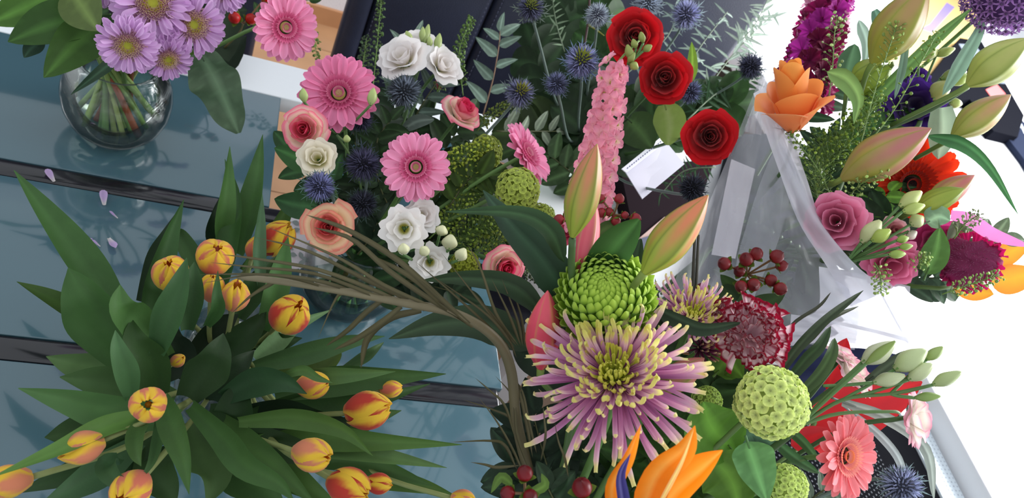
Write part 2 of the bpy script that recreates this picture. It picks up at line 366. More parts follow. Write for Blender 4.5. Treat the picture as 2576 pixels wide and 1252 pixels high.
def green_mum(px, py, d, diam, f, anchor, label):
    R = diam / 2 * d / F; t = thing('chrysanthemum', label, 'flower', frame(A(px, py, d), facing(px, py, f), .7)); g0, g1 = (122, 164, 36), (184, 214, 84)
    ms = [cached(('gm', k), lambda k=k: mk('petal', *blade(.36, .185, 'oval', 1.5 - .2 * k, 1, -.35, .75, nu=4, nv=6, cf=lambda u, v: mixc(g0, g1, v * 1.3 - abs(u) * .2)), M_PET)) for k in range(2)]
    for i in range(290):
        v = (i + .5) / 290; el = PI / 2 - v * 2.05; a = i * 2.39996; s = .4 + .72 * min(1, v * 2.6)
        part(t, 'petal', ms[i % 2], Rz(a) @ Rx(el) @ M_loc(0, R * (.80 - .05 * (v < .05)), -.07 * R) @ Rx(.75 - .3 * v) @ Sc(R * s * random.uniform(.9, 1.1)))
    part(t, 'core', mk('core', *ball(.78, 16, 12, (96, 134, 34), .9), M_FUZZ), Sc(R)); stem(t, anchor, .004); return t
def spider(px, py, d, diam, f, anchor, label, n=320, tilt=0, half=False):
    R = diam / 2 * d / F; t = thing('spider_chrysanthemum', label, 'flower', frame(A(px, py, d), facing(px, py, f), .2)); rng = random.Random(11)
    tip, pale, pur, deep = (246, 240, 158), (242, 206, 220), (190, 108, 168), (132, 40, 100)
    def c_out(u, v): return ramp([(0, deep), (.3, pur), (.62, (212, 146, 192)), (.86, pale), (.95, tip), (1, (232, 228, 150))])(u, v)
    def c_mid(u, v): return ramp([(0, deep), (.3, pur), (.66, pale), (.8, tip), (1, (222, 218, 122))])(u, v)
    def c_in(u, v): return ramp([(0, (176, 188, 44)), (.5, (214, 220, 76)), (1, (238, 234, 120))])(u, v)
    OUT = [cached(('so', k), lambda k=k: mk('petal', *blade(1, .066, 'tube', [.9, 1.9, -.55, 2.6][k], [3, 7, 1.3, 9][k], -.05, 1.1, nu=4, nv=16, cf=c_out), M_PET)) for k in range(4)]
    MID = [cached(('sm', k), lambda k=k: mk('petal', *blade(.58, .052, 'tube', [1.5, 2.3, 1.0][k], [3.5, 6, 2][k], 0, 1.1, nu=4, nv=14, cf=c_mid), M_PET)) for k in range(3)]
    INN = [cached(('si', k), lambda k=k: mk('petal', *blade(.30, .040, 'tube', [1.1, 1.7][k], 2.2, -.25, 1.0, nu=3, nv=8, cf=c_in), M_PET)) for k in range(2)]
    for i in range(n):
        q = i / n; a = i * 2.39996 + rng.uniform(-.14, .14)
        if q < .31: e = 1.30 - q / .31 * .80; me = INN[i % 2]; s = .6 + q * 2.3; r = .015 + .10 * q
        elif q < .62: x = (q - .31) / .31; e = .62 - x * .2; me = MID[rng.randrange(3)]; s = .78 + .42 * x; r = .05
        else: x = (q - .62) / .38; e = .42 - x * .62; me = OUT[rng.randrange(4)]; s = .70 + .34 * x + rng.uniform(-.16, .10); r = .05
        if half and e < .1: e += .35
        part(t, 'petal', me, Rz(a) @ M_loc(0, r * R, 0) @ Rx(e + rng.uniform(-.1, .1)) @ Rz(rng.uniform(-.16, .16)) @ Ry(rng.uniform(-.5, .5)) @ Sc(R * s))
    part(t, 'disc', cached('spd', lambda: mk('disc', *ball(.1, 10, 8, (110, 120, 40)), M_FUZZ)), M_loc(0, 0, -.02 * R) @ Sc(R))
    part(t, 'calyx', cached('spc', lambda: mk('calyx', *lathe([(.02, -.2), (.1, -.14), (.15, -.03), (.1, .0)], 12, c=(70, 96, 50)), M_STEM)), Sc(R)); stem(t, anchor, .004); return t
def carnation(px, py, d, diam, f, anchor, label):
    R = diam / 2 * d / F; t = thing('carnation', label, 'flower', frame(A(px, py, d), facing(px, py, f))); wh, rd = (248, 222, 228), (150, 8, 44)
    def cf0(s):
        def c(u, v):
            st = math.sin(u * 17 + s) * math.sin(u * 7 + s * 2); return mixc(wh, rd, 1.0 if v > .87 else (st * 1.2 - .5 + (v - .5)) if v > .4 else .05)
        return c
    ms = [cached(('ca', k), lambda k=k: mk('petal', *blade(.78, 1.0, 'fan', .45, 1.5, 0, .1, ruf=.055, fr=13 + k * 3, nu=20, nv=14, cf=cf0(k)), M_PET)) for k in range(3)]
    for i in range(30):
        q = (i + .5) / 30; e = 1.5 - q * 1.3; part(t, 'petal', ms[i % 3], Rz(i * 2.39996) @ M_loc(0, .05 * R, -.1 * R) @ Rx(e - .25) @ Ry(random.uniform(-.5, .5)) @ Sc(R * (.95 + .3 * q) * random.uniform(.9, 1.05)))
    part(t, 'calyx', mk('calyx', *lathe([(.1, -1.0), (.2, -.85), (.22, -.3), (.28, -.1)], 10, c=(96, 130, 84)), M_STEM), Sc(R)); stem(t, anchor, .003, start=-.5 * R, back=.1); return t
# ---- buds
def lily_bud(par, base, tipp, W, ca, cb, cm, name='bud', open_=0, ped=None):
    """three outer tepals with raised midribs, closed to a point"""
    base = np.asarray(base, float); tipp = np.asarray(tipp, float); L = np.linalg.norm(tipp - base); z = (tipp - base) / L; I = inv(par)
    toc = nrm(EYE - base); y = nrm(toc - toc.dot(z) * z); x = np.cross(y, z)
    MW = Matrix(((x[0], y[0], z[0], base[0]), (x[1], y[1], z[1], base[1]), (x[2], y[2], z[2], base[2]), (0, 0, 0, 1)))
    prof = lambda v: (.16 + .84 * math.sin(min(1., v / .42) * PI / 2)) if v < .42 else (1 - ((v - .42) / .58) ** 2.1) * .97 + .03
    b = part(par, name, mk('bud_core', *lathe([(W * .44 * prof(j / 10) * .96, L * j / 10) for j in range(11)], 12, c=ca), M_WAX), I @ MW)
    for k in range(3):
        def f(u, v):
            a = u * PI / 3 * 1.02; pr = prof(v) * (1 - max(0, v - .97) * 8); rib = .10 * math.exp(-(u / .16) ** 2) - .06 * math.exp(-((abs(u) - .45) / .2) ** 2) + (.02 if abs(u) > .9 else 0)
            r = W / 2 * pr * (.93 + rib * (1 - v * .5)); return (r * math.sin(a), r * math.cos(a), L * v)
        def cf(u, v):
            c = mixc(ca, cb, min(.85, (v - .25) * 1.5 + (1 - abs(abs(u) - .5) * 2) * .6 - .3)); c = mixc(c, cm, math.exp(-(u / .13) ** 2) * .8); return mixc(c, cm, max(0, abs(u) - .86) * 5)
        part(b, 'tepal', mk('tepal', *patch(f, 14, 14, cf), M_WAX), Rz(k * 2 * PI / 3 + .55))
    if ped is not None: wtube(par, 'pedicel', [np.asarray(ped), base - z * L * .1 + (np.asarray(ped) - base) * .1, base + z * L * .02], .0028, .0042, (70, 96, 48), (120, 140, 60))
    return b
def lisi_bud(par, base, tipp, W, col, ped=None, name='bud', cal=(104, 138, 72)):
    base = np.asarray(base, float); tipp = np.asarray(tipp, float); L = np.linalg.norm(tipp - base); z = (tipp - base) / L
    MW = mat_dir(z, base, random.random() * 6); I = inv(par)
    def mesh():
        V = []; C = []; n = 15; m = 10
        for j in range(m + 1):
            v = j / m; r = .5 * (.22 + .78 * math.sin(min(1, v / .45) * PI / 2)) if v < .45 else .5 * (1 - ((v - .45) / .55) ** 1.7 * .78)
            for i in range(n):
                a = 2 * PI * i / n; k = 1 + .10 * math.cos(5 * a + v * 3.4) * min(1, v * 1.5)
                V.append((r * k * math.cos(a), r * k * math.sin(a), v)); C.append(mixc(tuple(c * .86 for c in col), col, v * 1.3))
        return mk('bud', V, [(j * n + i, j * n + (i + 1) % n, (j + 1) * n + (i + 1) % n, (j + 1) * n + i) for j in range(m) for i in range(n)] + [tuple(range(m * n, m * n + n))], np.array(C), M_WAX)
    b = part(par, name, cached(('lb', col), mesh), I @ MW @ Matrix.Diagonal((W, W, L, 1)))
    se = cached(('lbs', cal), lambda: mk('sepal', *blade(.6, .16, 'lance', .15, 1, 1.25, .3, nu=2, nv=5, cf=lambda u, v: cal), M_LEAF))
    for i in range(5): part(b, 'sepal', se, Rz(i * 2 * PI / 5) @ Matrix.Diagonal((1, 1, 1, 1)) @ M_loc(0, .2, -.02))
    if ped is not None: wtube(par, 'pedicel', [np.asarray(ped), (np.asarray(ped) + base) / 2 - z * L * .15, base], .0016, .0018, (84, 118, 66))
    return b
def pxr(p): return A(*p) if len(p) == 3 else np.asarray(p)
# ---- eryngium
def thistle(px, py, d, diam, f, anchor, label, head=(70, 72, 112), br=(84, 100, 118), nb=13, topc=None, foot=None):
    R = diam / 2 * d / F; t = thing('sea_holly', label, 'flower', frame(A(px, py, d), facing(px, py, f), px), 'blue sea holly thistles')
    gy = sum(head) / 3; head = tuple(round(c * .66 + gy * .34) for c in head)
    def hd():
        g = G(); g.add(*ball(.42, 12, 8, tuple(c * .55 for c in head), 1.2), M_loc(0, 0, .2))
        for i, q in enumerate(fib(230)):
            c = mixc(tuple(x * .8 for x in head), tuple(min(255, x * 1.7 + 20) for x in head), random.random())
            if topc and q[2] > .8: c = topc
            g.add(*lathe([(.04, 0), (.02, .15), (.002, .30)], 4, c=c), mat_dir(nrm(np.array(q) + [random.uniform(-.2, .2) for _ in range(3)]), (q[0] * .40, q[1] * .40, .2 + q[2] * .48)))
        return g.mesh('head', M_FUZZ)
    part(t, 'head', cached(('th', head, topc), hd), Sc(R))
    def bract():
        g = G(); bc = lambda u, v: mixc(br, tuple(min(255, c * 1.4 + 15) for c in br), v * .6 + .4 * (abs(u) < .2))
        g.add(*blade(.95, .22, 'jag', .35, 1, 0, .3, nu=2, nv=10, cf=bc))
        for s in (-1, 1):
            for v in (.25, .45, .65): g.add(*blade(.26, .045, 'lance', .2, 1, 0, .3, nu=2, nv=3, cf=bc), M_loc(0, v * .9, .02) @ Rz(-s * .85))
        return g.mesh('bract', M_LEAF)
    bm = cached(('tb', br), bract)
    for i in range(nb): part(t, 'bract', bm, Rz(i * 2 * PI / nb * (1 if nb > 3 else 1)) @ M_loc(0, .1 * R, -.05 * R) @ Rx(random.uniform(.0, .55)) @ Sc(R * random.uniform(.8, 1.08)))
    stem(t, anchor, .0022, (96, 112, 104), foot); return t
# ---- berries
def hypericum(label, stempts, berries, rc=(150, 24, 34), br=12, cat='berries', leaves=(), group=None):
    pts = [pxr(p) for p in stempts]; t = thing('hypericum_sprig', label, cat, Matrix.Translation(pts[0]), group); I = inv(t)
    wtube(t, 'stem', pts, .0018, .0014, (96, 84, 50))
    bm = cached(('hyb', rc), lambda: mk('berry', *lathe([(.03, -1.05), (.5, -.9), (.86, -.5), (1, 0), (.84, .55), (.5, .9), (.12, 1.08), (.02, 1.25)], 16, cf=lambda a, v: mixc(rc, tuple(c * .55 for c in rc), v * 1.3 - .4)), M_WAX))
    sm = cached('hys', lambda: mk('sepal', *blade(1.5, 1.1, 'oval', .1, 1, .3, .3, nu=3, nv=5, cf=lambda u, v: (100, 124, 48)), M_LEAF))
    for b in berries:
        p = A(b[0], b[1], b[2]); r = (b[3] if len(b) > 3 else br) * b[2] / F; j = min(pts, key=lambda q: np.linalg.norm(q - p)) if len(b) < 5 else pxr(b[4])
        dr = nrm(p - j) if np.linalg.norm(p - j) > .004 else facing(b[0], b[1], (0, -1, .4)); MW = mat_dir(dr, p)
        bo = part(t, 'berry', bm, I @ MW @ Sc(r))
        for k in range(4): part(bo, 'sepal', sm, Rz(k * PI / 2 + .4) @ M_loc(0, .1, -1.0) @ Rx(.1))
        wtube(t, 'pedicel', [j, (j + p) / 2 - dr * r * .3, p - dr * r], .0012, .0014, (120, 90, 60))
    for L in leaves: wleaf(t, [pxr(p) for p in L[0]], L[1] * L[0][0][2] / F, leafcol(L[2]), shape='broad', cup=.2, nv=8)
    return t
# ---- sprigs
def thlaspi(label, pts, wpx=16, n=60, c=(128, 152, 62), cs=(110, 140, 70), pr=4.2, taper=.4, group='pennycress sprigs', name='pennycress_sprig', cat='greenery'):
    W = [pxr(p) for p in pts]; t = thing(name, label, cat, Matrix.Translation(W[0]), group); d = pts[0][2] if len(pts[0]) == 3 and pts[0][2] > .3 else np.linalg.norm(W[0] - EYE)
    wtube(t, 'stem', W, .0009, .0006, cs, n=5); S = crom(W, 100); g = G(); I = inv(t); rng = random.Random(len(label) + int(pts[0][0])); wm = wpx * d / F; rm = pr * d / F
    disc = lathe([(.001, .25), (.8, .3), (1, 0), (.8, -.3), (.001, -.25)], 7, c=c)
    for i in range(n):
        v = .12 + .88 * i / n; k = min(99, int(v * 99)); q = S[k]; tt = nrm(S[min(100, k + 1)] - S[k]); x = nrm(np.cross(tt, [0.3, .2, 1])); y = np.cross(tt, x); a = i * 2.4
        o = (x * math.cos(a) + y * math.sin(a)); r = wm * (1 - taper * v ** 3) * rng.uniform(.75, 1.1); e = q + o * r + tt * r * .6
        g.add(*tube([q, e], .0004, .0004, 3, 1, cs, smooth=False, cap=False), I)
        dc = np.array(disc[2]) * rng.uniform(.8, 1.2); g.add(disc[0], disc[1], dc, I @ mat_dir(nrm(np.array([rng.uniform(-1, 1) for _ in range(3)])), e) @ Sc(rm * rng.uniform(.75, 1.2)))
    part(t, 'seed_pods', g.mesh('seed_pods', M_WAX), kind='stuff'); return t
def leaf_mesh(shape, wr, c, bend=-.5, cup=.3, veins=True, hi=None):
    hi = hi or tuple(min(255, x * 1.35 + 8) for x in c)
    def cf(u, v):
        k = mixc(c, hi, max(0, 1 - abs(u) * 9)); 
        if veins: k = mixc(k, hi, .35 * max(0, math.sin((v * 9 - abs(u) * 3) * 2 * PI * .5)) ** 8)
        return k
    return cached(('lm', shape, wr, c, bend, cup), lambda: mk('leaf', *blade(1, wr, shape, bend, 1.3, .1, cup, ruf=.012, nu=6, nv=12, cf=cf), M_LEAF))
def branch(label, pts, n, lpx, c, shape='broad', wr=.5, name='leafy_branch', cat='foliage', group=None, spread=.9, bend=-.5, cs=(80, 84, 50), r=.0014, tip=True, v0=.12, taper=.25, r_all=False):
    W = [pxr(p) for p in pts]; t = thing(name, label, cat, Matrix.Translation(W[0]), group); I = inv(t); d = np.linalg.norm(W[-1] - EYE)
    wtube(t, 'stem', W, r, r * .6, cs, n=5); S = crom(W, 60); me = leaf_mesh(shape, wr, c, bend); rng = random.Random(int(pts[0][0] * 7 + n)); L = lpx * d / F
    for i in range(n):
        v = v0 + (1 - v0) * i / max(1, n - 1); k = min(59, int(v * 60)); q = S[k]; tt = nrm(S[min(60, k + 1)] - S[max(0, k - 1)]); toc = nrm(EYE - q)
        side = np.cross(tt, toc); s = 1 if i % 2 else -1; dr = nrm(tt * (1 - spread * .5) + side * s * spread + toc * rng.uniform(-.35, .35))
        if tip and i == n - 1: dr = nrm(tt + .1 * side)
        if name == 'sea_holly_foliage': dr = nrm(dr + np.array([rng.uniform(-.9, .9) for _ in range(3)]))
        nn = nrm(toc + side * rng.uniform(-.6, .6) + tt * .3); nn = nrm(nn - nn.dot(dr) * dr); xx = np.cross(dr, nn)
        MW = Matrix(((xx[0], dr[0], nn[0], q[0]), (xx[1], dr[1], nn[1], q[1]), (xx[2], dr[2], nn[2], q[2]), (0, 0, 0, 1)))
        part(t, 'leaf', me, I @ MW @ Sc(L * rng.uniform(.8, 1.1) * (1 - taper * v)))
    return t
def leafpx(label, pts, wpx, c, roll=0, shape='broad', cup=.25, twist=0, name='loose_leaf', cat='leaf', wave=0, hi=None, par=None, nv=14, veins=True, plabel=None, nu=6):
    W = [pxr(p) for p in pts]; d = sum(p[2] for p in pts) / len(pts); hi = hi or tuple(min(255, x * 1.3 + 8) for x in c)
    def cf(u, v):
        k = mixc(c, hi, max(0, 1 - abs(u) * 7))
        return mixc(k, hi, .4 * max(0, math.sin((v * 9 - abs(u) * 2.5) * PI)) ** 6) if veins else mixc(k, hi, .25 + .25 * math.sin(u * 14))
    if par is None:
        par = thing(name, label, cat, Matrix.Translation(W[0]))
        wtube(par, 'stalk', [W[0] - (W[1] - W[0]) * .25, W[0], W[0] + (W[1] - W[0]) * .3], .0014, .0008, tuple(x * .9 for x in c))
    wleaf(par, W, wpx * d / F, cf, roll, shape, cup, nv, nu, wave, twist=twist, label=plabel); return par
def sheet(par, name, rows, m, nv=24, nu=16, crump=.004, label=None, seed=1):
    R_ = [crom([pxr(p) for p in r], nv) for r in rows]; I = inv(par); rs = np.random.RandomState(seed); V = []; ph = rs.uniform(0, 6, 8)
    cols = [crom([r[j] for r in R_], nu) for j in range(nv + 1)]
    for j in range(nv + 1):
        for i in range(nu + 1):
            q = cols[j][i]; toc = nrm(EYE - q); h = sum(abs((math.sin(i * (.35 + .12 * k) + j * (.16 * k - .3) + ph[k]))) / (1 + k * .4) for k in range(4)) - 1
            V.append(I @ Vector(q + toc * crump * h))
    Fc = [(j * (nu + 1) + i, j * (nu + 1) + i + 1, (j + 1) * (nu + 1) + i + 1, (j + 1) * (nu + 1) + i) for j in range(nv) for i in range(nu)]
    return part(par, name, mk(name, V, Fc, (230, 230, 235), m), label=label)
def box(g, x0, x1, y0, y1, z0, z1, c, M=None):
    g.add([(x, y, z) for z in (z0, z1) for x, y in ((x0, y0), (x1, y0), (x1, y1), (x0, y1))], [(3, 2, 1, 0), (4, 5, 6, 7), (0, 1, 5, 4), (1, 2, 6, 5), (2, 3, 7, 6), (3, 0, 4, 7)], c, M)
def bevel(me, w=.01, seg=3):
    import bmesh
    bm = bmesh.new(); bm.from_mesh(me); bmesh.ops.bevel(bm, geom=bm.edges[:], offset=w, segments=seg, affect='EDGES', profile=.5); bm.to_mesh(me); bm.free()
    me.polygons.foreach_set('use_smooth', [True] * len(me.polygons)); return me
def boxm(name, x0, x1, y0, y1, z0, z1, c, m, bw=0):
    g = G(); box(g, x0, x1, y0, y1, z0, z1, c); me = g.mesh(name, m, False); return bevel(me, bw) if bw else me
# ================================================================ setting
def onY(px, py, Y):
    r = R3 @ np.array([px - 1288, py - 626, F]); return EYE + r * (Y / r[1])
M_WALL = mat('wall_plaster', .9, .1, 0, .03, 8, .5, 160, vary=0); M_WOODF = mat('wood_floor', .32, .5, 0, .22, 9, vary=.10)
M_TGL = mat('frosted_teal_glass', .10, .6, 0, .03, 3, vary=0, coat=.5); M_BLK = mat('black_gloss', .12, .6, 0, .1, 30, vary=0)
M_WHITE = mat('white_lacquer', .35, .5, 0, .01, 5, vary=0); M_LEATHER = mat('black_leather', .42, .5, 0, .15, 40, .35, 420, vary=.02)
M_MATT = mat('matt_metal', .9, .03, 0, .05, 20, vary=0)
M_PLAST = mat('plastic', .35, .5, 0, .03, 10, vary=0); M_PAPER = mat('paper', .7, .2, .1, .02, 20, vary=0)
fl = struct('floor', boxm('floor', -2.5, 5, -2, 4.4, -.06, -.012, (120, 96, 74), M_WOODF))
plank = boxm('plank', -.597, .597, -.0935, .0935, -.012, 0, (186, 142, 104), M_WOODF)
for j in range(18):
    for i in range(4): part(fl, 'plank', plank, M_loc(-1.0 + i * 1.2 + (j % 3) * .4, -.5 + j * .19, 0))
struct('wall_back', boxm('wall_back', -2.5, 1.25, 2.62, 2.7, 0, 2.2, (226, 226, 232), M_WALL)); struct('wall_side', boxm('wall_side', 1.25, 1.33, 2.62, 4.3, 0, 2.0, (226, 226, 232), M_WALL))
struct('wall_far', boxm('wall_far', 1.33, 4.6, 4.2, 4.28, 0, 1.15, (235, 235, 240), M_WALL)); struct('wall_right', boxm('wall_right', 4.5, 4.58, -2, 4.2, 0, 1.15, (235, 235, 240), M_WALL))
struct('baseboard_back', boxm('baseboard', -2.5, 1.25, 2.605, 2.62, 0, .07, (190, 140, 100), M_WOODF))
# ---- table
t = thing('glass_table', 'long table with frosted teal glass panels, dark crossbars and white far rail', 'table', Matrix.Translation((-.3, .4, 0)))
o = lambda me: me.transform(Matrix.Translation((.3, -.4, 0))) or me
TG = (68, 98, 109)
for x0, x1, y0, y1 in ((-1.3, .100, .9055, 1.185), (.19, .475, .9055, 1.185), (-1.3, .475, .6105, .8725), (-1.3, .475, -.45, .5745)):  # gap between the far panels shows floor wood, standing in for a reflection
    part(t, 'glass_panel', o(boxm('glass_panel', x0, x1, y0, y1, .738, .75, TG, M_TGL, .0015)))
for y0, y1 in ((.873, .905), (.575, .610)): part(t, 'crossbar', o(boxm('crossbar', -1.3, .468, y0, y1, .725, .7515, (26, 26, 32), M_BLK, .006)))
part(t, 'rail', o(boxm('rail', -1.3, .62, 1.186, 1.288, .715, .751, (240, 244, 248), M_WHITE, .003)), label='white table rail')
for x in (-1.2, .40):
    for y in (-.35, 1.1): part(t, 'leg', o(boxm('leg', x, x + .06, y, y + .06, 0, .737, (40, 40, 44), M_PLAST, .004)))
# ---- white side tables
def desk(label, x0, x1, y0, y1, cat='desk'):
    t = thing('white_desk', label, cat, Matrix.Translation((x0, y0, 0))); k = lambda me: me.transform(Matrix.Translation((-x0, -y0, 0))) or me
    part(t, 'desktop', k(boxm('desktop', x0, x1, y0, y1, .66, .75, (246, 247, 250), M_WHITE, .003)))
    for x in (x0 + .03, x1 - .09):
        for y in (y0 + .03, y1 - .09): part(t, 'leg', k(boxm('leg', x, x + .05, y, y + .05, 0, .6595, (225, 225, 230), M_WHITE, .003)))
desk('small white desk under the red rose vase and the wrapped bouquet', .60, 1.499, .80, 1.36)
desk('large sunlit white desk with printed sheets and a black desk phone', 1.501, 4.35, -1.5, 4.1)
# ---- leather sofa behind the table
SY = 1.50; xa = onY(822, 160, SY + .05)[0]; xs = onY(1195, 120, SY)[0]
t = thing('leather_sofa', 'black leather high-back sofa with stitched seams behind the table', 'sofa', Matrix.Translation((xa, SY, 0))); k = lambda me: me.transform(Matrix.Translation((-xa, -SY, 0))) or me
LB = (40, 44, 62)
for x0, x1 in ((xa + .052, xs - .001), (xs + .001, 1.12)): part(t, 'back_panel', k(boxm('back_panel', x0, x1, SY, SY + .06, .5, 1.55, LB, M_LEATHER, .02)))
part(t, 'side_roll', k(boxm('side_roll', xa, xa + .05, SY - .012, SY + .05, .45, 1.55, LB, M_LEATHER, .02)))
for x in (xs - .014, xs + .014, xa + .060):
    g = G()
    for i in range(90): z = .55 + i * .011; g.add(*tube([(x, SY - .0022, z), (x, SY - .0022, z + .007)], .0009, .0009, 4, 1, (70, 72, 92), smooth=False))
    part(t, 'stitching', k(g.mesh('stitching', M_STEM)), kind='stuff')
part(t, 'seat', k(boxm('seat', xa + .02, 1.12, SY - .5, SY - .013, .3, .45, LB, M_LEATHER, .03)))
for x in (xa + .03, 1.04): part(t, 'leg', k(boxm('leg', x, x + .05, SY - .1, SY - .05, 0, .299, (60, 60, 66), M_PLAST)))
xc = onY(655, 100, 1.55)[0]
t = thing('leather_chair', 'dark leather chair back behind the red berries and pink gerbera', 'chair', Matrix.Translation((xc - .3, 1.55, 0))); k = lambda me: me.transform(Matrix.Translation((-xc + .3, -1.55, 0))) or me
part(t, 'backrest', k(boxm('backrest', xc - .52, xc - .01, 1.52, 1.6, .5, 1.22, LB, M_LEATHER, .02)))
part(t, 'seat', k(boxm('seat', xc - .52, xc - .01, 1.605, 2.0, .42, .5, LB, M_LEATHER, .02)))
for x in (xc - .5, xc - .07):
    for y in (1.62, 1.93): part(t, 'leg', k(boxm('leg', x, x + .04, y, y + .04, 0, .419, (40, 40, 44), M_PLAST)))
# ---- perforated black table
t = thing('perforated_table', 'black perforated metal side table with a pale perforated edge band', 'side table', Matrix.Translation((1.0, .2, 0))); k = lambda me: me.transform(Matrix.Translation((-1.0, -.2, 0))) or me
part(t, 'top', k(boxm('top', .63, 1.425, -.45, .70, .69, .70, (8, 9, 14), M_MATT, .002)))
part(t, 'edge_band', k(boxm('edge_band', 1.4255, 1.490, -.45, .70, .66, .7045, (225, 236, 244), M_PLAST, .002)), label='pale perforated band')
g = G(); dd = lathe([(.001, .0002), (.0017, 0)], 6, c=(84, 90, 102))
for i in range(64):
    for j in range(56):
        g.add(*dd, M_loc(.72 + i * .0093, .16 + j * .0093 - (.0046 if i % 2 else 0), .7006))
part(t, 'perforations', k(g.mesh('perforations', M_PLAST)), kind='stuff')
g = G(); dd = lathe([(.001, .0002), (.0016, 0)], 5, c=(120, 132, 150))
for i in range(6):
    for j in range(70): g.add(*dd, M_loc(1.432 + i * .0105, .05 + j * .009, .7050))
part(t, 'band_holes', k(g.mesh('band_holes', M_PLAST)), kind='stuff')
for x in (.67, 1.42):
    for y in (-.4, .62): part(t, 'leg', k(boxm('leg', x, x + .03, y, y + .03, 0, .659, (30, 30, 36), M_PLAST)))
# ---- desk things, far side
def flatquad(par, name, pix, z, th, c, m=None, label=None):
    q = [T(x, y, z) for x, y in pix]; I = inv(par) if par else Matrix()
    V = [I @ Vector((p[0], p[1], z)) for p in q] + [I @ Vector((p[0], p[1], z - th)) for p in q]; n = len(q)
    return part(par, name, mk(name, V, [tuple(range(n))[::-1], tuple(range(n, 2 * n))] + [(i, (i + 1) % n, n + (i + 1) % n, n + i) for i in range(n)], c, m or M_PAPER, False), label=label)
def T0(x, y): return Matrix.Translation(T(x, y, .75))
t = thing('printed_sheet', 'orange printed sheet with purple blocks on the white desk', 'paper', T0(2300, 90))
flatquad(t, 'sheet', [(2218, 148), (2262, -20), (2560, -20), (2470, 60), (2340, 205)], .7514, .001, (236, 196, 128))
for p in ([(2244, 20), (2300, -12), (2330, 20), (2290, 60), (2236, 44)], [(2340, 60), (2382, 6), (2402, 18), (2345, 82), (2316, 72)], [(2238, 68), (2266, 52), (2290, 76), (2240, 100)]): flatquad(t, 'printed_block', p, .7522, .0006, (150, 134, 190), label='purple printed block')
t = thing('desk_phone', 'black desk phone with grey face and red key areas on the white desk', 'phone', T0(2440, 200))
flatquad(t, 'body', [(2330, 205), (2415, 95), (2470, 105), (2576, 290), (2560, 345), (2500, 330), (2440, 250), (2350, 262)], .79, .039, (14, 15, 22), M_MATT)
flatquad(t, 'face', [(2412, 110), (2452, 112), (2530, 210), (2470, 205)], .793, .0028, (120, 130, 146), M_PLAST, 'grey face')
flatquad(t, 'red_key', [(2438, 148), (2462, 152), (2486, 178), (2452, 186)], .796, .0028, (222, 92, 92), M_PLAST, 'red key')
flatquad(t, 'red_key', [(2480, 225), (2508, 212), (2530, 236), (2495, 246)], .793, .0028, (222, 92, 92), M_PLAST, 'red key')
t = thing('keyboard', 'slanted black device with pale lettering on the white desk', 'device', T0(2540, 330))
flatquad(t, 'body', [(2504, 306), (2540, 272), (2600, 330), (2600, 440), (2576, 400)], .772, .021, (36, 42, 60), M_MATT)
for i in range(4): flatquad(t, 'key', [(2546 + i * 12, 296 + i * 13), (2556 + i * 12, 292 + i * 13), (2562 + i * 12, 306 + i * 13), (2552 + i * 12, 310 + i * 13)], .774, .0018, (190, 198, 214), M_PLAST)
# dark box with pale strip behind the card
t = thing('dark_box', 'dark brown box standing on the small white desk behind the white card', 'box', T0(1660, 520))
q = [T(1562, 425, .75), T(1600, 625, .75), T(1742, 560, .75), T(1790, 400, .75)]
flatquad(t, 'body', [(1560, 420), (1600, 612), (1745, 545), (1800, 400)], .79, .039, (34, 25, 30), M_MATT)
flatquad(t, 'strip', [(1592, 612), (1602, 640), (1690, 560), (1672, 545)], .793, .0028, (196, 166, 158), M_PAPER, 'pale strip')
flatquad(t, 'strip', [(1610, 600), (1622, 650), (1640, 648), (1650, 588)], .796, .0028, (62, 66, 92), M_PLAST, 'dark blue strip')
t = thing('dark_backing', 'dark backing added behind the clear plastic wrap to dim its inside', 'backing', T0(1930, 640))  # invented dark slab, added so the wrap's inside reads dark
gb = flatquad(t, 'body', [(1850, 330), (1800, 560), (1730, 740), (1760, 860), (1900, 900), (2070, 860), (2150, 740), (2080, 600), (2010, 420), (1950, 330)], .80, .049, (40, 44, 48), M_MATT); bevel(gb.data, .015)
flatquad(t, 'flap', [(1840, 560), (1790, 740), (1930, 780), (2060, 700), (2010, 560)], .806, .0055, (30, 33, 36), M_MATT)  # darker top layer of the added backing
# fallen petals
fpm = mk('fallen_petal', *blade(1, .42, 'spoon', .4, 1, .0, .6, nu=4, nv=7, cf=lambda u, v: mixc((226, 220, 214), (206, 178, 222), v * 2.2 - abs(u) * .3)), M_PET)
for i, (x0, y0, x1, y1, l) in enumerate(((136, 457, 116, 430, 'lilac fallen petal lying on the dark crossbar'), (262, 516, 259, 483, 'lilac fallen petal just below the dark crossbar, pointing down'), (296, 549, 274, 534, 'narrow lilac fallen petal between the wide one and the pair'), (252, 620, 231, 606, 'small lilac fallen petal touching a white sliver of petal'), (273, 599, 291, 629, 'wide lilac fallen petal farthest from the bowl vase'), (214, 600, 234, 604, 'white sliver of fallen petal at the tulip leaf edge'))):
    a, b = T(x0, y0, .753), T(x1, y1, .753); dr = b - a; L = np.linalg.norm(dr); y = dr / L; z = np.array([0, 0, 1.]); x = np.cross(y, z)
    single('fallen_petal', fpm, l, 'petal', Matrix(((x[0], y[0], z[0], a[0]), (x[1], y[1], z[1], a[1]), (x[2], y[2], z[2], a[2]), (0, 0, 0, 1))) @ Matrix.Diagonal((L * (.55 if i in (2, 3, 5) else 1), L, L, 1)), 'fallen lilac petals')
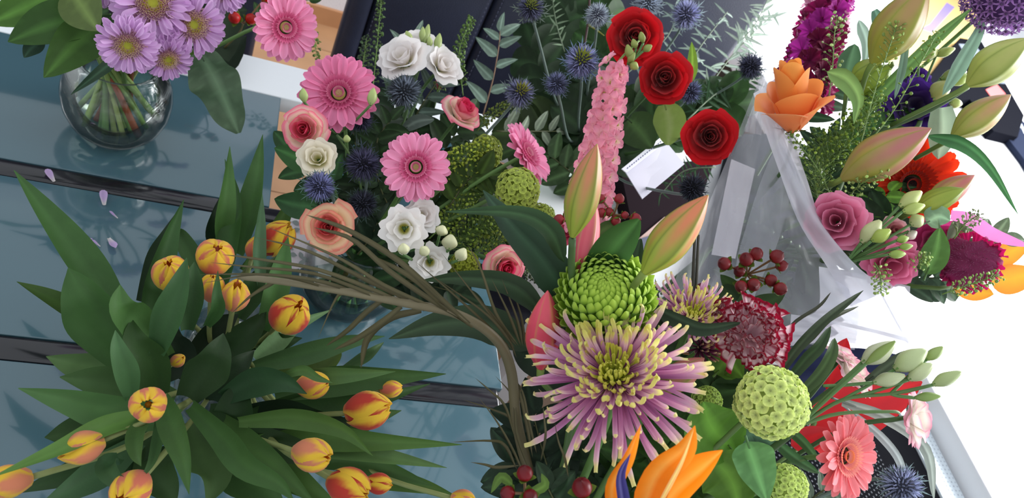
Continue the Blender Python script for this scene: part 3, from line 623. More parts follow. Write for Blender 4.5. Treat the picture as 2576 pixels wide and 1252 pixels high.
# ================================================================ vases
def vase(label, base, R, prof, wz, name='glass_vase'):
    t = thing(name, label, 'vase', Matrix.Translation(base))
    p = [(r * R, z * R) for r, z in prof]; outer = p; inner = [(max(.001, r - .0025), z + .002) for r, z in p][::-1]
    part(t, 'bowl', mk('bowl', *lathe(outer + inner, 40), M_GLASS))
    wp = [(max(.001, r - .004), z + .004) for r, z in p if z < wz * R] 
    rr = wp[-1][0]; part(t, 'water', mk('water', *lathe(wp + [(rr, wz * R), (.001, wz * R)], 36), M_WATER)); return t
BOWL = [(.001, 0), (.5, .0), (.62, .05), (.84, .3), (.96, .6), (1.0, .95), (.97, 1.2), (.88, 1.42), (.74, 1.58), (.68, 1.66), (.68, 1.74), (.76, 1.82)]
VA = T(290, 328, .752); vase('clear glass bowl vase of lilac chrysanthemums standing on the teal glass', VA, .078, BOWL, 1.15)
VB = T(862, 745, .752); vase('clear glass bowl vase under the pink and white bouquet', VB, .080, BOWL, 1.1)
VC = T(1420, 470, .752); vase('clear glass vase of red roses on the small white desk', VC, .07, BOWL, 1.2)
VD = T(560, 985, .752); vase('clear glass vase hidden under the tulip leaves', VD, .06, [(.001, 0), (.9, 0), (1, .1), (1, 2.0)], 1.4)
VE = np.array([.37, .18, .752]); vase('clear glass vase below the big spider chrysanthemum bouquet', VE, .075, [(.001, 0), (.9, 0), (1, .1), (1, 2.6)], 1.6)
aA = VA + [0, 0, .150]; aB = VB + [0, 0, .14]; aC = VC + [0, 0, .13]; aD = VD + [0, 0, .10]; aE = VE + [.0, .02, .22]
aF = np.array([.84, .84, .93]); fF = np.array([.86, .86, .80])
def foot(base, r, i): a = i * 2.4; return base + np.array([r * math.cos(a), r * math.sin(a), .012])
# stems in the bowl vase (chrysanthemum and shrub stems)
for i in range(22):
    a = i * 2.4; r0 = .046 * math.sqrt((i + 1) / 22); b = VA + [math.cos(a) * r0 * 1.25, math.sin(a) * r0 * 1.25, .012 + .03 * (r0 / .05) ** 2]; e = aA + [-math.cos(a + .9) * .035, -math.sin(a + .9) * .035, .01]
    c = [(150, 172, 96), (120, 150, 84), (170, 182, 116), (136, 66, 38), (96, 128, 70)][3 if i in (4, 11, 18) else (0, 1, 2, 4)[i % 4]]
    t = thing('cut_stem', ['pale green cut stem', 'green cut stem', 'yellowish cut stem', 'brown cut stem', 'dark green cut stem'][3 if i in (4, 11, 18) else (0, 1, 2, 4)[i % 4]] + ' standing in the water of the bowl vase', 'stem', Matrix.Translation(b), 'cut stems in the bowl vase')
    wtube(t, 'stalk', [b, (b + e) / 2 + [0, 0, .004], e], (.0042 if i % 3 else .0055), .003, c, tuple(x * .9 for x in c)); I = inv(t)
    part(t, 'node', mk('node', *ball(.0048, 8, 5, tuple(x * .85 for x in c), .5), M_STEM), I @ Matrix.Translation(b + (e - b) * (.3 + .3 * (i % 3) / 3)))
for i in range(14):
    a = i * 2.4; b = VB + [math.cos(a) * .04, math.sin(a) * .04, .014]; e = aB + [-math.cos(a) * .03, -math.sin(a) * .03, .0]
    t = thing('cut_stem', 'fresh green cut stem in the vase under the pink and white bouquet', 'stem', Matrix.Translation(b), 'cut stems in the second bowl vase')
    wtube(t, 'stalk', [b, e], .003, .0028, (110, 160, 84), (84, 130, 66))
for i in range(16):
    a = i * 2.4; b = VC + [math.cos(a) * .035, math.sin(a) * .035, .014]; e = aC + [-math.cos(a) * .03, -math.sin(a) * .03, .03]
    t = thing('cut_stem', 'grey green stem in the vase of red roses', 'stem', Matrix.Translation(b), 'stems in the red rose vase')
    wtube(t, 'stalk', [b, e], .0026, .0024, (104, 122, 92), (80, 100, 76))
# ================================================================ A: lilac chrysanthemum bunch
ZA = 1.0
def at(x, y, z): return dep(x, y, z)
mum(385, 8, at(385, 8, 1.04), 205, (0, -.1, 1), aA, 'largest lilac chrysanthemum, cut by the top edge of the photo')
mum(485, 62, at(485, 62, 1.02), 172, (.25, .05, 1), aA, 'lilac chrysanthemum beside the red berries')
mum(322, 112, at(322, 112, 1.03), 158, (-.1, .3, 1), aA, 'lilac chrysanthemum directly above the glass bowl vase')
mum(422, 146, at(422, 146, .985), 128, (.15, .45, .8), aA, 'smallest and dullest lilac chrysanthemum over the vase rim')
mum(268, -40, at(268, -30, 1.0), 120, (-.2, 0, 1), aA, 'lilac chrysanthemum showing only petal tips at the top edge')
mum(560, -30, at(560, -30, .98), 130, (.2, 0, 1), aA, 'lilac chrysanthemum mostly above the photo beside the red berries')
pO, pI = (246, 160, 196), (226, 92, 150)
gerbera(718, 68, at(718, 68, 1.05), 172, (.25, .1, .85), aA, 'pink gerbera hanging beside the leather sofa corner', 'pink', pO, pI, (228, 218, 132), roll=.1)
hypericum('bright red berries beside the lilac chrysanthemums', [(565, 120, 1.36), (600, 85, 1.34), (612, 60, 1.33)], [(590, 45, 1.30, 15), (631, 48, 1.32, 14), (668, -6, 1.32, 12), (578, -12, 1.32, 12)], (206, 26, 22), leaves=[(((575, 10, 1.36), (560, 80, 1.36), (575, 155, 1.36)), 110, (34, 48, 30)), (((500, 150, 1.36), (560, 150, 1.38), (620, 90, 1.4)), 80, (26, 40, 26))])
dg, mg = (44, 72, 32), (66, 98, 44)
def zleaf(label, pts, w, c, **k): return leafpx(label, [(x, y, dep(x, y, z)) for x, y, z in pts], w, c, **k)
zleaf('large rounded dark green leaf at the corner, upper of the pair', [(250, 40, .97), (130, 60, .96), (20, 105, .93)], 110, (52, 84, 34), roll=.3)
zleaf('large round leaf hanging lowest over the bowl vase rim', [(265, 55, .98), (190, 110, .95), (110, 195, .92)], 112, (62, 96, 38), roll=-.2)
zleaf('pale olive leaf folded beside the lilac chrysanthemums', [(175, -30, 1.0), (215, 30, 1.0), (248, 78, 1.0)], 110, (84, 102, 50), roll=.2)
zleaf('broad green leaf cut by the upper corner of the photo', [(170, -40, .98), (80, 10, .96), (-30, 60, .93)], 110, (74, 112, 44), roll=.1)
zleaf('long crinkled grey green leaf drooping below the red berries', [(500, 130, .96), (545, 210, .92), (600, 335, .86)], 118, (92, 116, 88), roll=.25, wave=.35, shape='oval', nv=30)
zleaf('small dark leaf tip under the round leaves', [(110, 100, .93), (80, 120, .92), (60, 145, .91)], 40, (44, 70, 52))
zleaf('narrow dark leaf curved across the vase neck', [(290, 150, .93), (245, 185, .92), (178, 238, .88)], 30, (52, 78, 56), shape='lance')
zleaf('bright green leaf under the smallest lilac chrysanthemum', [(455, 130, .94), (490, 160, .93), (505, 190, .92)], 60, (92, 128, 48))
branch('dark leafy twig behind the lilac chrysanthemums', [(420, 160, 1.36), (300, 40, 1.33), (180, -20, 1.33)], 12, 100, (38, 60, 30), name='leafy_twig')
branch('dark leafy twig between chrysanthemums and red berries', [(440, 170, 1.36), (530, 60, 1.38), (560, -20, 1.4)], 12, 90, (30, 46, 26), name='leafy_twig')
branch('fine green twig hanging beside the pink gerbera', [(640, 60, 1.42), (700, 10, 1.42), (780, 0, 1.42)], 8, 40, (50, 76, 40), name='leafy_twig')
thlaspi('pennycress sprig hanging under the upper pink gerbera', [(740, 0, 1.45), (785, 70, 1.42), (798, 150, 1.40)], 12, 50, (96, 120, 52))
# ================================================================ B: pink and white bouquet
def B(x, y, z=1.05): return dep(x, y, z)
gerbera(853, 236, B(853, 236), 205, (-.05, -.30, .85), aB, 'pink gerbera in the upper part of the middle bouquet', 'rose', (232, 138, 178), (216, 84, 140), (226, 214, 120), w=1.0)
gerbera(1046, 420, B(1046, 420, 1.09), 182, (.0, -.05, 1), aB, 'pink gerbera facing up at the middle bouquet centre', 'pink', pO, pI, (228, 218, 132))
gerbera(1322, 388, B(1322, 388, 1.08), 175, (.75, -.45, .35), aB, 'pink gerbera seen edge-on beside the green viburnum', 'pink', pO, pI, (228, 218, 132), roll=.6)
def rosecol(u, v, q):
    cr, pk = (250, 230, 208), (236, 66, 116); e = max(v, abs(u) * .8)
    return mixc(mixc((226, 44, 92), cr, (q - .32) * 1.9), pk, (e - .8) * 4)
rosette('rose', 765, 326, B(765, 326, 1.06), 118, (-.2, -.1, 1), aB, 'cream and pink rose beside the upper pink gerbera', 'bi', rosecol, ROSE)
rosette('rose', 1165, 280, B(1165, 280, 1.04), 108, (.5, -.62, .5), aB, 'cream and pink rose in front of the leather sofa', 'bi', rosecol, ROSE, hs=1.3)
rosette('rose', 1106, 214, B(1106, 214, 1.0), 52, (.2, -.8, .4), aB, 'small half-hidden pink rosebud under the white lisianthus cluster', 'bi', rosecol, ROSE[:4])
rosette('rose', 826, 570, B(826, 570, 1.05), 108, (-.15, 0, 1), aB, 'cream and coral rose above the patterned envelope', 'bc', lambda u, v, q: mixc(mixc((222, 44, 60), (244, 214, 172), (q - .3) * 2), (226, 96, 96), (max(v, abs(u) * .8) - .86) * 5), ROSE[:-1] + [(5, .66, .70, .85, .48, .22), (3, .7, .5, .6, .75, .2)])
rosette('rose', 1270, 672, B(1270, 672, 1.06), 112, (.35, .2, .8), aB, 'cream and pink rose behind the palm leaflets', 'bi', rosecol, ROSE)
def wcol(u, v, q): return mixc(mixc((214, 206, 150), (240, 232, 226), v * 1.8 + q * .3), (246, 242, 240), v)
def wthr(u, v, q): return mixc((168, 164, 60), (246, 242, 238), (v - .16) * 3.2 + q * .4)
OPEN = [(3, .30, .62, 1.15, .10, 0), (4, .46, .72, 1.0, .24, .04), (5, .58, .62, .85, .42, .18)]
rosette('lisianthus', 798, 396, B(798, 396, 1.06), 98, (-.15, -.3, .9), aB, 'cream white lisianthus above the sea holly thistle', 'wc', lambda u, v, q: mixc((196, 196, 110), (238, 230, 210), v * 1.6), LISI, .03)
rosette('lisianthus', 1062, 540, B(1062, 540, 1.04), 92, (.25, -.2, .9), aB, 'white lisianthus tucked behind its neighbour under the centre gerbera', 'w', wcol, LISI, .04)
rosette('lisianthus', 1015, 577, B(1015, 577, 1.08), 118, (-.1, .1, 1), aB, 'open white lisianthus with a green throat under the centre gerbera', 'wo', wthr, OPEN, .05)
rosette('lisianthus', 1083, 662, B(1083, 662, 1.05), 92, (.1, .25, .9), aB, 'greyish white lisianthus above the dark palm leaf', 'wo', wthr, OPEN, .05)
rosette('lisianthus', 1010, 140, B(1010, 145, 1.07), 132, (-.3, -.6, .6), aB, 'white lisianthus cluster facing the sofa, bloom with folded leaves in front', 'w', wcol, LISI, .06)
rosette('lisianthus', 1055, 115, B(1055, 120, 1.05), 120, (.1, -.7, .5), aB, 'white lisianthus under the pointed buds before the sofa', 'w', wcol, LISI, .06)
rosette('lisianthus', 1118, 162, B(1112, 168, 1.06), 104, (.5, -.4, .6), aB, 'white lisianthus beside the pennycress tip before the sofa', 'w', wcol, LISI, .06)
for c, lab in ((((1105, 592, 1116, 567, 32), (1128, 628, 1135, 590, 40), (1016, 640, 1014, 612, 30), (1150, 655, 1170, 625, 32), (1075, 640, 1060, 622, 26)), 'spray of round cream lisianthus buds under the white lisianthus'), (((1034, 108, 1022, 78, 18), (1062, 105, 1064, 68, 17), (1068, 110, 1078, 62, 18), (1082, 120, 1080, 92, 15), (1098, 130, 1106, 85, 20)), 'pointed greenish white lisianthus buds before the leather sofa'), (((766, 258, 762, 222, 22), (932, 265, 940, 222, 24), (873, 358, 872, 340, 18)), 'slim green lisianthus buds beside the upper pink gerbera')):
    t = thing('lisianthus_buds', lab, 'flower buds', Matrix.Translation(A(c[0][0], c[0][1] + 40, B(c[0][0], c[0][1]) + .02)))
    jj = A(sum(q[0] for q in c) / len(c) - 10, sum(q[1] for q in c) / len(c) + 45, B(c[0][0], c[0][1]) + .05)
    wtube(t, 'stem', [jj, (jj + aB) / 2 + [0, 0, .03], aB], .0015, .0018, (84, 112, 60))
    for q in c: lisi_bud(t, A(q[0], q[1], B(q[0], q[1], 1.07)), A(q[2], q[3], B(q[2], q[3], 1.08)), q[4] * B(q[0], q[1]) / F, (222, 222, 178) if q[4] > 24 else (176, 192, 120), jj)
thb = ((64, 66, 110), (70, 92, 84))
thistle(805, 468, B(805, 468, 1.08), 118, (-.1, .1, 1), aB, 'sea holly thistle under the cream lisianthus', *thb)
thistle(915, 412, B(915, 412, 1.04), 130, (-.1, 0, 1), aB, 'very dark sea holly thistle beside the centre gerbera', (44, 42, 72), (48, 58, 66))
thistle(1015, 235, B(1015, 235, 1.04), 132, (.1, -.3, .9), aB, 'grey green sea holly thistle in the gap between sofa and gerberas', (70, 80, 96), (74, 90, 84))
thistle(905, 300, B(905, 300, 1.02), 96, (.1, -.1, .9), aB, 'dark sea holly thistle tucked under the upper gerbera', (40, 40, 66), (44, 56, 58))
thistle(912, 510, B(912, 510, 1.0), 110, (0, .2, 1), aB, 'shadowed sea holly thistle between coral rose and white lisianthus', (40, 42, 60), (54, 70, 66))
thistle(1305, 240, B(1305, 240, 1.08), 112, (.2, -.4, .8), aB, 'sea holly thistle low on the sofa between the two bouquets', (82, 84, 122), (86, 94, 96), topc=(150, 150, 60))
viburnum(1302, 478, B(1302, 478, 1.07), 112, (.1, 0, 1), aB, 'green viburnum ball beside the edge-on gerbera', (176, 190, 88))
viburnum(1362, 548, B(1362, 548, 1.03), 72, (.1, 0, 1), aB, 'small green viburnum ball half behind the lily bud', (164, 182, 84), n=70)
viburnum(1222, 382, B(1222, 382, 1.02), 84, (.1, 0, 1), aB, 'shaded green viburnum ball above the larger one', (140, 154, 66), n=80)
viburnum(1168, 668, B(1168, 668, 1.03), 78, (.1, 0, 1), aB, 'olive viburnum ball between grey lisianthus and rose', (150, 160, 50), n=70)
EU = (112, 132, 118)
branch('eucalyptus sprig rising tallest against the leather sofa', [(1215, 290, 1.36), (1240, 200, 1.36), (1255, 115, 1.35), (1258, 78, 1.35)], 9, 78, EU, 'lance', .42, 'eucalyptus_sprig', cs=(150, 120, 96))
branch('eucalyptus sprig crossing the white lisianthus cluster', [(1035, 230, 1.22), (1020, 160, 1.20), (1045, 90, 1.2)], 7, 78, EU, 'lance', .36, 'eucalyptus_sprig', cs=(150, 130, 100))
branch('grey eucalyptus sprig beside the small pink rosebud', [(1030, 320, 1.22), (1070, 250, 1.20), (1110, 190, 1.2)], 7, 88, (88, 106, 96), 'lance', .34, 'eucalyptus_sprig')
branch('eucalyptus sprig with broad grey leaves between the bouquets', [(1250, 330, 1.25), (1330, 330, 1.3), (1400, 330, 1.35)], 8, 80, (116, 128, 108), 'lance', .36, 'eucalyptus_sprig')
leafpx('grey green leaf lying between the thistle and centre gerbera', [(1015, 325, 1.12), (1050, 305, 1.11), (1092, 300, 1.1)], 34, (92, 104, 96), name='eucalyptus_leaf', shape='oval')
leafpx('wide grey leaf under the upper gerbera', [(925, 275, 1.13), (965, 295, 1.12), (1015, 300, 1.12)], 60, (72, 84, 72), name='eucalyptus_leaf', shape='oval')
for l, p, w_, n_, c in (
 ('tall pennycress sprig against the leather sofa beside the gerbera', [(935, 250, 1.25), (948, 120, 1.3), (958, 10, 1.34), (960, -20, 1.35)], 13, 95, (72, 98, 48)),
 ('pennycress sprig tip beside the white cluster on the sofa', [(1165, 240, 1.22), (1155, 130, 1.25), (1188, 45, 1.28)], 16, 120, (84, 112, 48)),
 ('pennycress sprig crossing above the cream pink rose', [(1200, 330, 1.2), (1245, 280, 1.2), (1300, 252, 1.2)], 14, 80, (110, 124, 48)),
 ('yellow green pennycress sprig beside the centre gerbera', [(1090, 450, 1.08), (1150, 395, 1.08), (1235, 360, 1.1)], 24, 150, (166, 182, 62)),
 ('olive pennycress sprig above the viburnum balls', [(1110, 480, 1.1), (1180, 430, 1.1), (1245, 400, 1.12)], 28, 150, (142, 158, 56)),
 ('pennycress sprig under the centre gerbera', [(1080, 600, 1.1), (1140, 540, 1.1), (1200, 470, 1.1)], 30, 160, (130, 150, 52)),
 ('pennycress sprig between lisianthus buds and viburnum', [(1120, 640, 1.1), (1190, 580, 1.1), (1270, 540, 1.12)], 34, 180, (122, 146, 52)),
 ('fine dark pennycress trailing below the pink rose', [(1230, 600, 1.1), (1300, 660, 1.08), (1378, 715, 1.06)], 22, 140, (52, 66, 36)),
 ('pennycress sprig beside the rose buds behind the palm', [(1180, 650, 1.1), (1240, 610, 1.1), (1320, 610, 1.1)], 26, 120, (128, 142, 50)),
 ('faint green pennycress above the thistle on the sofa', [(905, 200, 1.3), (915, 150, 1.32), (922, 95, 1.34)], 16, 50, (60, 82, 50)),
 ('pennycress sprig above the small rosebud', [(1090, 250, 1.2), (1120, 190, 1.22), (1150, 150, 1.24)], 20, 70, (88, 108, 58))):
    thlaspi(l, p, w_, n_, c)
dkg = (34, 56, 28)  # filler leaves, coloured dark to add to the shade inside the bouquet
for l, pts, n_, s_, c in (
 ('dark leafy stem beside the cream lisianthus', [(900, 560, 1.16), (820, 470, 1.15), (740, 390, 1.15)], 9, 110, (44, 78, 40)),
 ('dark leafy stem under the upper pink gerbera', [(960, 480, 1.18), (900, 380, 1.2), (880, 280, 1.2)], 12, 100, dkg),
 ('dark leafy stem behind the centre gerbera', [(980, 520, 1.2), (1020, 400, 1.22), (1060, 300, 1.22)], 14, 110, dkg),
 ('dark leafy stem beside the grey thistle', [(1020, 460, 1.22), (1000, 330, 1.26), (985, 230, 1.3)], 12, 90, (36, 56, 34)),
 ('dark leafy stem behind the cream pink rose', [(1060, 460, 1.2), (1130, 360, 1.22), (1180, 280, 1.26)], 12, 90, (38, 60, 30)),
 ('dark leafy stem beneath the olive pennycress', [(1040, 560, 1.18), (1140, 470, 1.2), (1240, 400, 1.22)], 16, 120, (44, 66, 28)),
 ('dark leafy stem below the viburnum balls', [(1050, 620, 1.16), (1180, 570, 1.17), (1330, 570, 1.18)], 16, 110, (44, 68, 28)),
 ('dark leafy stem under the coral rose', [(920, 640, 1.14), (900, 580, 1.15), (860, 500, 1.15)], 10, 100, (34, 56, 34)),
 ('dark leafy stem between white lisianthus and coral rose', [(960, 660, 1.14), (940, 560, 1.16), (930, 460, 1.18)], 14, 110, (26, 42, 26)),
 ('dark leafy stem under the greyish lisianthus', [(960, 700, 1.12), (1060, 690, 1.13), (1180, 680, 1.13)], 14, 110, (28, 48, 30)),
 ('dark leafy stem beneath the bud spray', [(960, 620, 1.15), (1060, 600, 1.16), (1160, 600, 1.16)], 12, 110, (30, 46, 26)),
 ('broad green leaves hanging over the second bowl vase', [(860, 620, 1.10), (900, 670, 1.09), (950, 720, 1.08)], 8, 120, (40, 66, 36)),
 ('dark leafy stem behind the palm frond curve', [(1000, 700, 1.12), (1090, 720, 1.11), (1160, 740, 1.10)], 8, 100, (30, 48, 28))):
    branch(l, pts, n_, s_, c, 'broad', .55)
zleaf('mid green leaf beside the pink cream rose edge', [(790, 420, 1.0), (745, 395, .98), (690, 372, .96)], 66, (50, 92, 44))
zleaf('mid green leaf above the coral rose on the table side', [(800, 520, .98), (745, 515, .96), (690, 500, .94)], 70, (48, 84, 48))
# patterned envelope
t = thing('gift_envelope', 'white envelope with grey leaf pattern tucked under the coral rose', 'envelope', Matrix.Translation(A(780, 620, 1.12)))
def plate(par, name, pix, th, c, m=M_CARD, label=None, off=0):
    q = [A(*p) for p in pix]; n_ = nrm(np.cross(q[1] - q[0], q[2] - q[0])); n_ = n_ if n_.dot(EYE - q[0]) > 0 else -n_; I = inv(par)
    V = [I @ Vector(p + n_ * off) for p in q] + [I @ Vector(p + n_ * (off - th)) for p in q]; k = len(q)
    return part(par, name, mk(name, V, [tuple(range(k))[::-1], tuple(range(k, 2 * k))] + [(i, (i + 1) % k, k + (i + 1) % k, k + i) for i in range(k)], c, m, False), label=label)
plate(t, 'envelope_sheet', [(706, 560, 1.10), (852, 505, 1.13), (850, 658, 1.11), (712, 682, 1.08)], .0015, (226, 218, 226))
plate(t, 'flap', [(700, 556, 1.10), (775, 536, 1.11), (852, 504, 1.13), (800, 566, 1.11)], .001, (236, 232, 238), off=.002)
lg = (150, 158, 158)
for i, (x, y, a) in enumerate(((738, 640, .3), (758, 642, 1.2), (760, 660, -.4), (768, 652, .8), (778, 670, .1), (745, 560, .4), (745, 578, -.2), (760, 548, .9), (815, 628, .2), (832, 655, 1.1), (730, 622, .6), (790, 600, .5), (800, 535, 1.3))):
    d = 1.10 + (x - 706) / 146 * .025 - (y - 560) / 120 * .02 - .003
    plate(t, 'printed_leaf', [(x + r * (math.cos(a) * math.cos(p) * 9 - math.sin(a) * math.sin(p) * 6), y + r * (math.sin(a) * math.cos(p) * 9 + math.cos(a) * math.sin(p) * 6), d) for p, r in ((0, 1.2), (.8, .9), (1.57, 1), (2.4, .9), (3.14, 1.1), (4, .9), (4.7, 1), (5.5, .9))], .0004, lg, off=.0012)
t2 = thing('card', 'plain grey white card beneath the patterned envelope at the vase', 'card', Matrix.Translation(A(820, 690, 1.13)))
plate(t2, 'card_sheet', [(800, 655, 1.125), (852, 650, 1.125), (848, 695, 1.12), (800, 700, 1.12)], .0012, (206, 208, 220))
# ================================================================ C: red rose vase
def C_(x, y, z=1.2): return dep(x, y, z)
def redcol(u, v, q): return mixc(mixc((120, 4, 10), (190, 8, 20), v * 1.3 + q * .2), (206, 18, 30), max(0, v - .8) * 3)
rosette('rose', 1597, 92, C_(1597, 92), 142, (.05, -.15, 1), aC, 'red rose highest of the three, behind the larkspur tip', 'red', redcol, ROSE)
rosette('rose', 1672, 196, C_(1672, 196), 132, (.1, -.1, 1), aC, 'red rose in the middle of the three', 'red', redcol, ROSE)
rosette('rose', 1786, 342, C_(1786, 342), 138, (.1, .0, 1), aC, 'red rose lowest of the three, beside the plastic wrap', 'red', redcol, ROSE)
for x, y, s, l, hd_, b_, tc in ((1462, 160, 112, 'sea holly thistle with a yellow green crown beside the larkspur', (96, 100, 150), (84, 100, 120), (160, 170, 60)), (1335, 25, 90, 'dark sea holly thistle high before the sofa back', (60, 62, 92), (90, 100, 90), (140, 150, 70)), (1502, 42, 80, 'pale sea holly thistle beside the highest red rose', (120, 130, 165), (110, 122, 130), None), (1630, 14, 92, 'grey sea holly thistle above the highest red rose', (110, 122, 140), (130, 144, 146), None), (1725, 42, 96, 'blue violet sea holly thistle above the middle red rose', (100, 104, 146), (120, 134, 136), None), (1888, 172, 84, 'spiky dark sea holly thistle touching the plastic wrap tip', (50, 52, 78), (60, 76, 72), None), (1735, 235, 82, 'sea holly thistle between the middle and lowest red roses', (74, 82, 122), (60, 80, 70), None), (1742, 478, 88, 'black blue sea holly thistle under the lowest red rose', (30, 32, 46), (44, 56, 58), None), (1400, 215, 78, 'shaded sea holly thistle low beside the larkspur', (70, 74, 112), (70, 80, 92), None)):
    thistle(x, y, C_(x, y, 1.17), s * 1.15, (.05, -.35, .8), aC, l, hd_, b_, topc=tc)
# pale spiky sea holly leaves
for i, (l, pts, n_, s_) in enumerate((('pale spiky sea holly foliage above the middle red rose', [(1700, 220, 1.45), (1760, 120, 1.5), (1830, 30, 1.6)], 14, 70), ('silvery sea holly foliage beside the white wall gap', [(1760, 250, 1.4), (1850, 130, 1.5), (1950, 30, 1.6)], 16, 80), ('spiky green sea holly foliage beside the lowest red rose', [(1730, 300, 1.35), (1810, 230, 1.4), (1900, 200, 1.45)], 14, 80), ('spiky sea holly foliage near the highest red rose', [(1560, 200, 1.45), (1680, 90, 1.5), (1700, 10, 1.55)], 12, 70), ('spiky sea holly foliage hanging under the lowest rose', [(1800, 420, 1.3), (1720, 430, 1.3), (1660, 490, 1.3)], 12, 60), ('pale sea holly foliage at the upper edge beside the sofa', [(1850, 120, 1.5), (1900, 60, 1.55), (1930, 0, 1.6)], 12, 70), ('fine sea holly foliage between sofa and high thistle', [(1420, 130, 1.5), (1400, 60, 1.5), (1390, 0, 1.55)], 8, 50))):
    branch(l, pts, int(n_ * 2.2), s_ * .72, ((150, 168, 156), (168, 186, 170), (56, 84, 56), (128, 146, 138), (62, 88, 62), (172, 188, 172), (120, 140, 112))[i], 'lance', .15, 'sea_holly_foliage', cs=(120, 136, 110), spread=1.25)
for l, pts, n_, s_, c in (
 ('round leaves low against the sofa beside the shaded thistle', [(1420, 320, 1.5), (1380, 220, 1.5), (1340, 120, 1.55)], 9, 130, (36, 56, 32)),
 ('round leaves above the yellow crowned thistle', [(1440, 200, 1.55), (1420, 90, 1.6), (1440, -10, 1.65)], 9, 130, (40, 62, 36)),
 ('round leaves beside the highest red rose', [(1500, 200, 1.5), (1520, 100, 1.52), (1535, 10, 1.6)], 10, 100, (42, 70, 32)),
 ('dark leaves behind the larkspur spike', [(1450, 420, 1.35), (1470, 300, 1.38), (1480, 180, 1.42)], 14, 130, (32, 52, 28)),
 ('dark leaves below the middle red rose', [(1560, 360, 1.4), (1620, 300, 1.4), (1690, 250, 1.42)], 12, 130, (40, 62, 28)),
 ('dark leaves beside the lowest red rose', [(1600, 330, 1.38), (1720, 290, 1.4), (1850, 260, 1.42)], 12, 110, (44, 72, 34)),
 ('dark leaves hanging left of the edge-on gerbera', [(1470, 360, 1.38), (1400, 340, 1.4), (1320, 340, 1.42)], 10, 120, (46, 62, 28)),
 ('dark leaves low between larkspur and card', [(1500, 430, 1.35), (1560, 370, 1.36), (1610, 330, 1.38)], 10, 120, (34, 52, 28))):
    branch(l, pts, n_, s_, c, 'oval', .8, cs=(90, 60, 50))
leafpx('light green round leaf between the middle and lowest red roses', [(1672, 262, 1.20), (1685, 310, 1.19), (1680, 365, 1.18)], 82, (132, 158, 76), shape='oval', hi=(150, 170, 100))
leafpx('large dark round leaf beside the larkspur base', [(1580, 300, 1.24), (1610, 330, 1.22), (1640, 372, 1.2)], 96, (46, 68, 32), shape='oval')
leafpx('upright lime leaf behind the middle red rose', [(1738, 210, 1.25), (1742, 150, 1.27), (1740, 105, 1.3)], 30, (120, 152, 50), shape='lance')
wt = thing('bare_twig', 'bare brown twig rising beside the yellow crowned thistle', 'twig', Matrix.Translation(A(1470, 110, 1.3)))
wtube(wt, 'stalk', [A(1470, 115, 1.3), A(1480, 50, 1.3), A(1484, -20, 1.3)], .002, .002, (70, 44, 44)); wtube(wt, 'side_shoot', [A(1480, 62, 1.3), A(1500, 75, 1.29), A(1520, 90, 1.29)], .002, .0008, (140, 140, 60))
# larkspur
t = thing('larkspur', 'pink larkspur spike with green tip buds', 'flower', Matrix.Translation(A(1475, 560, 1.02))); I = inv(t)
sp = [A(1475, 560, 1.02), A(1500, 420, 1.02), A(1525, 300, 1.03), A(1548, 170, 1.05), A(1610, 100, 1.06)]; wtube(t, 'stem', sp, .0025, .0014, (120, 150, 80)); S = crom(sp, 60)
def lk():
    g = G()
    for i in range(5): g.add(*blade(1, .66, 'oval', -.5, 1, .5, .3, ruf=.08, nu=5, nv=6, cf=lambda u, v: mixc((252, 216, 210), (248, 162, 186), v * 1.6)), Rz(i * 2 * PI / 5))
    g.add(*blade(.5, .3, 'oval', .5, 1, .9, .4, nu=2, nv=4, cf=lambda u, v: (244, 214, 190))); g.add(*ball(.13, 6, 4, (196, 190, 100)), M_loc(0, 0, .1)); return g.mesh('floret', M_PET)
lk = lk()
for i in range(46):
    v = i / 46 * .80; k = int(v * 60); q = S[k]; tt = nrm(S[k + 1] - S[k]); toc = nrm(EYE - q); x = np.cross(tt, toc); a = [-1.35, -.45, .45, 1.35, 0][i % 5] + random.uniform(-.25, .25)
    o_ = x * math.sin(a) + toc * math.cos(a); r = (40 - 16 * v / .8) * 1.03 / F; s = (37 - 10 * v) * 1.03 / F
    part(t, 'floret', lk, I @ mat_dir(nrm(o_ + tt * random.uniform(-.3, .5) + toc * .3), q + o_ * r, i) @ Sc(s * random.uniform(.9, 1.1)))
for x, y, x2, y2, w_ in ((1588, 150, 1578, 112, 22), (1600, 122, 1592, 98, 18), (1618, 108, 1612, 80, 18), (1618, 128, 1640, 114, 19), (1585, 160, 1605, 172, 22), (1580, 158, 1597, 132, 18)):
    lisi_bud(t, A(x, y, 1.05), A(x2, y2, 1.045), w_ * 1.05 / F, (158, 170, 92), A(1585, 160, 1.055))
# cards
t = thing('card', 'white card with a handwritten edge leaning under the lowest red rose', 'card', Matrix.Translation(A(1640, 420, 1.25)))
plate(t, 'card_sheet', [(1572, 430, 1.2), (1672, 352, 1.3), (1722, 412, 1.28), (1616, 500, 1.18)], .0012, (214, 212, 226))
plate(t, 'folded_edge', [(1560, 428, 1.19), (1664, 344, 1.29), (1676, 356, 1.29), (1572, 438, 1.19)], .0012, (236, 236, 246), off=.004)
for i in range(16):
    f0 = i / 16; x = 1575 + 88 * f0; y = 424 - 70 * f0; d = 1.188 + .09 * f0
    plate(t, 'pen_stroke', [(x, y, d), (x + 3.4, y - 3.4, d), (x + 4.6, y - 1, d), (x + 1.4, y + 2, d)], .0002, (120, 124, 168), off=.0055 if i else .0055)
